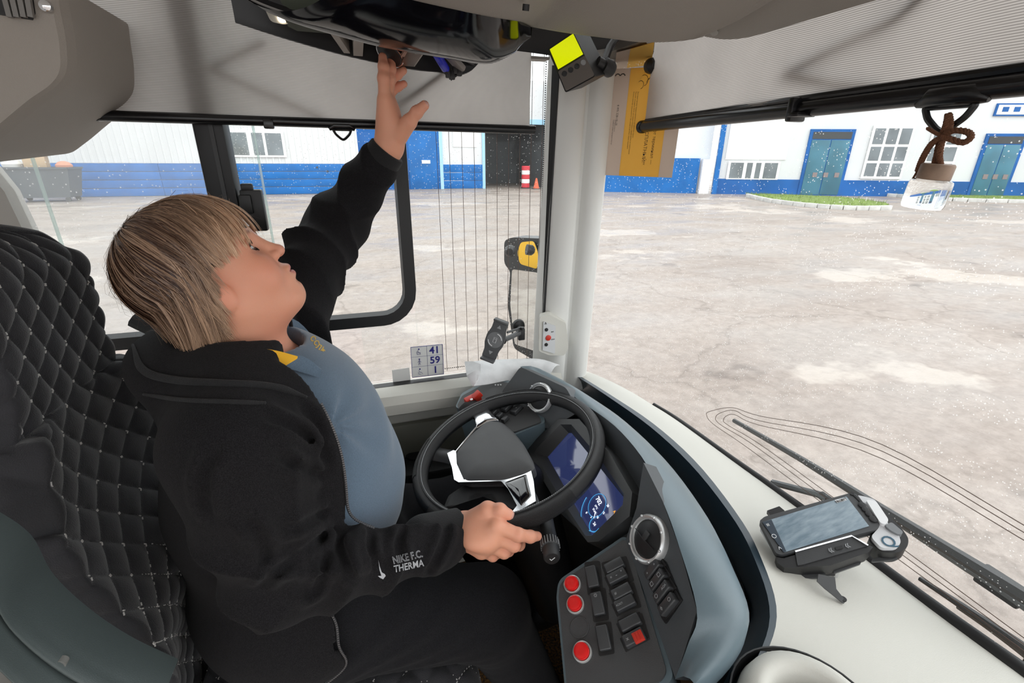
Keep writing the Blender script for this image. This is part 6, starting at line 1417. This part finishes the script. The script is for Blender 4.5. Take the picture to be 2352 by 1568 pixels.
# nails
M_nail = mat('nail', (.62, .34, .28), .22, coat=.3)
def nail(parent, ch, out, r=.0062):
    tip, dip = ch[3], ch[2]; d = nrm(tip-dip); o = nrm(np.asarray(out)-d*(np.asarray(out) @ d)); sd = np.cross(d, o); t = []
    for a in np.linspace(-1, 1, 7): t.append([tip+d*(.001+l*.0065)+sd*a*r*(1-.2*abs(l-.3))+o*(.0088-.0026*a*a-.0012*l*l) for l in np.linspace(-1, 1, 6)])
    MB().slab(t, -o*.0008).build('fingernail', M_nail, parent, sharp=180)
toc = lambda p: nrm(CP-p)
nail(body, LJ[0], toc(LJ[0][3])*.8+V3(.3, 0, .2), .0066); nail(body, RJ[0], toc(RJ[0][3])+V3(0, 0, .5), .0066)
# ---- clothes
def knit(name, col, scale, bump=.6):
    m = mat(name, col, .9, spec=.12, sheen=.04); nt = m.node_tree; b = nt.nodes['Principled BSDF']; tc = nt.nodes.new('ShaderNodeTexCoord')
    v = nt.nodes.new('ShaderNodeTexNoise'); v.inputs['Scale'].default_value = scale; v.inputs['Detail'].default_value = 1; nt.links.new(tc.outputs['Object'], v.inputs['Vector'])
    bp = nt.nodes.new('ShaderNodeBump'); bp.inputs['Strength'].default_value = bump; bp.inputs['Distance'].default_value = .002; nt.links.new(v.outputs['Fac'], bp.inputs['Height']); nt.links.new(bp.outputs[0], b.inputs['Normal'])
    r = nt.nodes.new('ShaderNodeValToRGB'); r.color_ramp.elements[0].color = (*[c*.62 for c in col], 1); r.color_ramp.elements[1].color = (*[c*1.7 for c in col], 1); r.color_ramp.elements[0].position = .38; r.color_ramp.elements[1].position = .66
    nt.links.new(v.outputs['Fac'], r.inputs[0]); nt.links.new(r.outputs[0], b.inputs['Base Color']); return m
M_hood = knit('black_fleece_knit', (.0100, .0094, .0104), 900); M_trou = knit('black_trouser_knit', (.0105, .0105, .012), 1100, .4)
M_shirt = mat('slate_blue_jersey', (.115, .165, .225), .85, var=.25, vscale=900, sheen=.35, bump=.15, bscale=900, spec=.2); M_rib = mat('ribbed_cuff', (.008, .008, .009), .9, bump=.6, bscale=600, sheen=.05)
vj, qj = nets(f_jacket, (-.42, .45, 1.0), (.2, 1.30, 2.0), .0046)
hd = link('hoodie', npmesh('hoodie', vj, qj, M_hood), per)
vs_, qs = nets(f_shirt, (-.40, .58, 1.12), (.08, 1.06, 1.72), .0046)
sh = link('polo_shirt', npmesh('polo_shirt', vs_, qs, M_shirt), per)
vt, qt = nets(f_trousers, (-.40, .55, .68), (.45, 1.09, 1.26), .007)
tr = link('trousers', npmesh('trousers', vt, qt, M_trou), per)
for W_, E_, r_ in ((RWr, REL, .040), (LW, LEL, .0385)):
    fc = f_cuff(W_, E_, r_); vc, qc = nets(fc, W_-.13, W_+.13, .003); link('cuff', npmesh('cuff', vc, qc, M_rib), hd)
# shoes on the floor
for an in (V3(.30, .68, .74), V3(.32, .95, .74)):
    fsx = lambda p, an=an: smin(s_ell(p, an+V3(.07, 0, -.075), (.13, .047, .05)), s_cone(p, an+V3(0, 0, .03), an+V3(0, 0, -.07), .05, .05), .03)
    vv_, qv_ = nets(lambda p: smax(fsx(p), .632-p[..., 2], .006), an-V3(.12, .1, .14), an+V3(.25, .1, .1), .006); link('shoe', npmesh('shoe', vv_, qv_, M_blk), per)
# zip, drawn along the traced edge of the hoodie
M_zip = mat('zip_grey', (.22, .22, .23), .35, metal=.6)
def on_surface(f, pts, lift=.001, n=60):
    P = spline([V3(a, b, 0) for a, b in pts], n); H = trace(f, P[:, 0], P[:, 1]); return H+np.array([nrm(CP-h)*lift for h in H])
for za, zb2, x0_ in ((1.605, 1.395, .12), (1.265, 1.10, .02)):
    zline = []
    for z in np.linspace(za, zb2, 60):
        y = .82-float(open_edge(z))-.004; xs_ = np.linspace(x0_, -.25, 300); pp_ = np.stack([xs_, np.full(300, y), np.full(300, z)], -1); d_ = f_jacket(pp_); k = np.argmax(d_ < 0)
        if d_[k] < 0: zline.append(pp_[k]+V3(.001, -.001, 0))
    zline = np.array(zline)
    for _ in range(60): zline[1:-1] = (zline[:-2]+2*zline[1:-1]+zline[2:])/4
    MB().tube(zline, .0022, 6).build('zip_tape', M_rub, hd)
    zt_ = MB(); dd_ = np.cumsum(np.r_[0, np.linalg.norm(np.diff(zline, axis=0), axis=1)])
    for t in np.arange(0, dd_[-1], .0036):
        p = V3(*[np.interp(t, dd_, zline[:, i]) for i in range(3)]); zt_.box(p+V3(.0014, -.0014, 0), (.0014, .0014, .0012))
    tag(zt_.build('zip_teeth', M_zip, hd), kind='stuff')
for hpth, hr_ in (([(305, 792), (330, 850), (400, 872), (500, 880), (590, 884), (650, 893), (705, 912)], .0055), ([(330, 905), (420, 918), (520, 922), (610, 925)], .003)):
    MB().tube(on_surface(f_jacket, hpth, .001), np.r_[np.linspace(.002, hr_, 10), np.full(40, hr_), np.linspace(hr_, .002, 10)], 8).build('hood_seam', M_rib, hd, sharp=180)
# lettering and swoosh printed on the forearm
M_print = mat('grey_sleeve_print', (.40, .41, .43), .6)
def print_on(name, s_, size, px, py, ang, f, m, parent, outline=False, lift=.0009, xs=1.0, shear=0.0):
    c = bpy.data.curves.new(name, 'FONT'); c.body = s_; c.size = size; c.align_x = 'LEFT'; c.align_y = 'CENTER'; c.resolution_u = 2; c.shear = shear
    if outline: c.fill_mode = 'NONE'; c.bevel_depth = size*.022
    else: c.offset = size*.018
    o = bpy.data.objects.new('tmp', c); COL.objects.link(o); me = bpy.data.meshes.new_from_object(o.evaluated_get(bpy.context.evaluated_depsgraph_get())); bpy.data.objects.remove(o); bpy.data.curves.remove(c)
    co = np.zeros(len(me.vertices)*3); me.vertices.foreach_get('co', co); co = co.reshape(-1, 3); ca, sa = math.cos(ang), math.sin(ang)
    X_ = px+co[:, 0]*xs*ca+co[:, 1]*sa; Y_ = py+co[:, 0]*xs*sa-co[:, 1]*ca
    H = trace(f, X_, Y_); D_ = CP-H; D_ /= np.linalg.norm(D_, axis=1)[:, None]; me.vertices.foreach_set('co', (H+D_*(lift+co[:, 2:3]*.0007)).ravel()); me.materials.clear(); me.materials.append(m); me.name = name; me.update()
    return link(name, me, parent)
print_on('sleeve_lettering', 'NIKE F.C.', 24, 902, 1288, -.24, f_jacket, M_print, hd, True, xs=.72)
print_on('sleeve_lettering', 'THERMA', 22, 904, 1308, -.22, f_jacket, M_print, hd, xs=.82, shear=.15)
swp_ = [(869, 1286), (872, 1300), (877, 1314), (884, 1318), (886, 1322), (880, 1330), (872, 1326), (868, 1322), (876, 1322), (872, 1310)]
Hs = trace(f_jacket, [a for a, b in swp_], [b for a, b in swp_]); MB().add([h+nrm(CP-h)*.0012 for h in Hs], [tuple(range(len(swp_)))]).build('sleeve_mark', M_print, hd)
# collar of the shirt: near yellow-lined side and far side
M_gold = mat('gold_lining', (.80, .42, .02), .8); M_goldt = mat('gold_thread', (.60, .38, .05), .6)
def flap(name, rows, m, th=.003): MB().slab([spline([np.asarray(p) for p in r], 8) for r in rows], V3(-.001, -.002, -th)).build(name, m, sh, sharp=60)
far_t = [atY(664, 728, .885), atY(690, 742, .905), atY(722, 778, .915), atY(752, 832, .900)]
far_b = [atY(655, 770, .880), atY(672, 785, .892), atY(705, 812, .895), atY(748, 850, .885)]
flap('collar', [far_t, [(a+b)/2+V3(.004, 0, .006) for a, b in zip(far_t, far_b)], far_b], M_shirt)
yl_t = [atD(604, 800, .690), atD(640, 806, .700), atD(684, 818, .712)]; yl_b = [atD(612, 812, .688), atD(632, 822, .694), atD(654, 836, .698)]
flap('collar_lining', [yl_t, yl_b], M_gold)
nr_t = [atD(672, 812, .716), atD(705, 822, .728), atD(738, 846, .742)]; nr_b = [atD(655, 838, .702), atD(690, 848, .722), atD(735, 862, .738)]
flap('collar', [nr_t, [(a+b)/2+V3(.002, 0, .004) for a, b in zip(nr_t, nr_b)], nr_b], M_shirt)
print_on('embroidery', 'сс', 22, 716, 772, .9, f_shirt, M_goldt, sh); print_on('embroidery', 'ль', 22, 728, 792, .6, f_shirt, M_goldt, sh)
# ---- hair
M_hair = tint_mat('hair', .36, spec=.45)
HCc = V3(-.014, 0, .042)
ca_ = nrm((-.30, .02, 1.0)); cx_ = nrm(V3(1, 0, 0)-ca_*ca_[0]); cyv = np.cross(ca_, cx_)          # crown direction in head space
G0 = np.array([0, 0, -1.0]) @ HR.T                                       # gravity in head space
AD = [0, 25, 45, 58, 70, 85, 105, 140, 180]; AM = [112, 112, 110, 109, 113, 122, 128, 131, 132]
def amax(phi): return math.radians(np.interp(abs(math.degrees((phi+pi) % (2*pi)-pi)), AD, AM))
def hp(phi, al, k):
    d = math.cos(al)*ca_+math.sin(al)*(math.cos(phi)*cx_+math.sin(phi)*cyv)
    r = V3(.119 if d[0] > 0 else .100, .087, .096 if d[2] > 0 else .108); r = 1/np.sqrt(((d/r)**2).sum())
    return HCc+d*r*k
rowsb = [[fromh(hp(2*pi*i/72, .02+(amax(2*pi*i/72)-.10)*t, .965)) for t in np.linspace(0, 1, 18)] for i in range(73)]
hbm = MB().grid(rowsb).build('hair', M_hair, per, sharp=180)
a_ = hbm.data.attributes.new('tint', 'FLOAT_COLOR', 'POINT'); cc = np.tile([.06, .032, .02, 1], (len(hbm.data.vertices), 1)).astype(np.float32); a_.data.foreach_set('color', cc.ravel())
def strands(n, nclump, seed, kmin, kmax, rad, spread, fly=0.0):
    r = np.random.default_rng(seed); V = []; C = []; NP_ = 20; T_ = np.linspace(0, 1, NP_)
    cl = [dict(ph=-pi+2*pi*(i+r.uniform(-.4, .4))/nclump, bl=r.beta(.55, .95), k=r.uniform(kmin, kmax), am=r.uniform(.93, 1.05), sw=r.normal(0, .07), ln=r.uniform(.2, 1.0), cv=r.normal(0, 1)) for i in range(nclump)]
    for s_ in range(n):
        c = cl[r.integers(nclump)]; off = r.normal(0, spread); a = abs(math.degrees((c['ph']+pi) % (2*pi)-pi)); am = amax(c['ph'])*c['am']*r.uniform(.95, 1.03); a0 = r.uniform(0, .45)*am*r.uniform(0, 1); k = c['k']+r.normal(0, .008)
        sgn = -1 if c['ph'] < 0 else 1; sweep = .42*sgn*np.interp(a, [0, 15, 55, 75], [.5, 1, .55, 0]); pts = []
        side = np.interp(a, [62, 85, 130, 180], [0, 1, .8, .5]); ln = (.025+.095*c['ln']*side)*r.uniform(.8, 1.1) if a > 62 else 0
        for t in T_:
            al = a0+(am-a0)*t; kk = k*(1+.045*math.sin(min(1, t*1.1)*pi))+.02*max(0, t-.7)*(1 if a < 60 else 0)
            q = hp(c['ph']+off*(1-.55*t)+c['sw']*t+sweep*t*t+.03*math.sin(t*6+c['cv']), al, kk)
            if ln and t > .70:
                e = (t-.70)/.30; q = q+G0*ln*e**1.3+HXl*ln*.35*c['cv']*.4*e*e+V3(0, sgn*.010*side*e*(1-.5*e), 0)
            if fly: q = q+(q-HCc)*fly*r.normal()*t*.3
            pts.append(fromh(q))
        P = np.array(pts); front = max(0, 1-a/80); bl = np.clip(c['bl']+r.normal(0, .12), 0, 1)
        wv = np.clip(bl*.60+.72*front*(.35+.65*T_)+.55*np.clip((T_-.62)/.38, 0, 1)*(.5+.5*c['ln'])-.16+.16*np.exp(-((T_-.12)/.12)**2), 0, 1)
        C.append(np.array([.050, .021, .012])*(1-wv[:, None])+np.array([.70, .45, .29])*wv[:, None])
        T = np.gradient(P, axis=0); T /= np.linalg.norm(T, axis=1)[:, None]; o = P-fromh(HCc); S_ = np.cross(T, o); S_ /= np.linalg.norm(S_, axis=1)[:, None]; tl = r.uniform(-.7, .7)
        N2 = np.cross(S_, T); S_ = S_*math.cos(tl)+N2*math.sin(tl); w_ = rad*r.uniform(.6, 1.3)*(1-.8*T_**3); V.append(np.stack([P-S_*w_[:, None], P+S_*w_[:, None]], 1))
    V = np.array(V).reshape(-1, 3); C = np.repeat(np.array(C).reshape(-1, 3), 2, axis=0); ii = (np.arange(n)[:, None]*(NP_*2)+np.arange(NP_-1)[None]*2).ravel(); Q = np.stack([ii, ii+1, ii+3, ii+2], -1)
    return V, Q, C
HXl = V3(1, 0, 0)
for nm, n_, ncl, sd, k0, k1, rd, sp in (('hair_locks', 6500, 150, 1, .985, 1.035, .0010, .030), ('hair_strands', 3200, 220, 2, 1.02, 1.06, .0005, .05)):
    V, Q, C = strands(n_, ncl, sd, k0, k1, rd, sp); tag(link(nm, npmesh(nm, V, Q, M_hair, C), hbm), kind='stuff')
V, Q, C = strands(110, 60, 3, 1.05, 1.10, .00028, .2, .3); tag(link('loose_hairs', npmesh('loose_hairs', V, Q, M_hair, C), hbm), kind='stuff')
# round knob the raised hand is holding
kn = thing('microphone', atY(893, 120, 1.10), 'round black handset with chrome edge above the raised fingers', 'microphone')
kc = atY(897, 122, 1.095); ka = nrm(V3(-.5, -.4, -.75))
MB().lathe(kc, ka, [(.024, -.03), (.028, -.02), (.028, .002), (.024, .006), (.004, .007)], 28).build('body', M_blk, kn); MB().tube([kc+.0275*(math.cos(a)*frame(ka)[0]+math.sin(a)*frame(ka)[1])+ka*.003 for a in np.linspace(0, 2*pi, 32, endpoint=False)], .0016, 6, closed=True).build('chrome_edge', M_steel, kn)
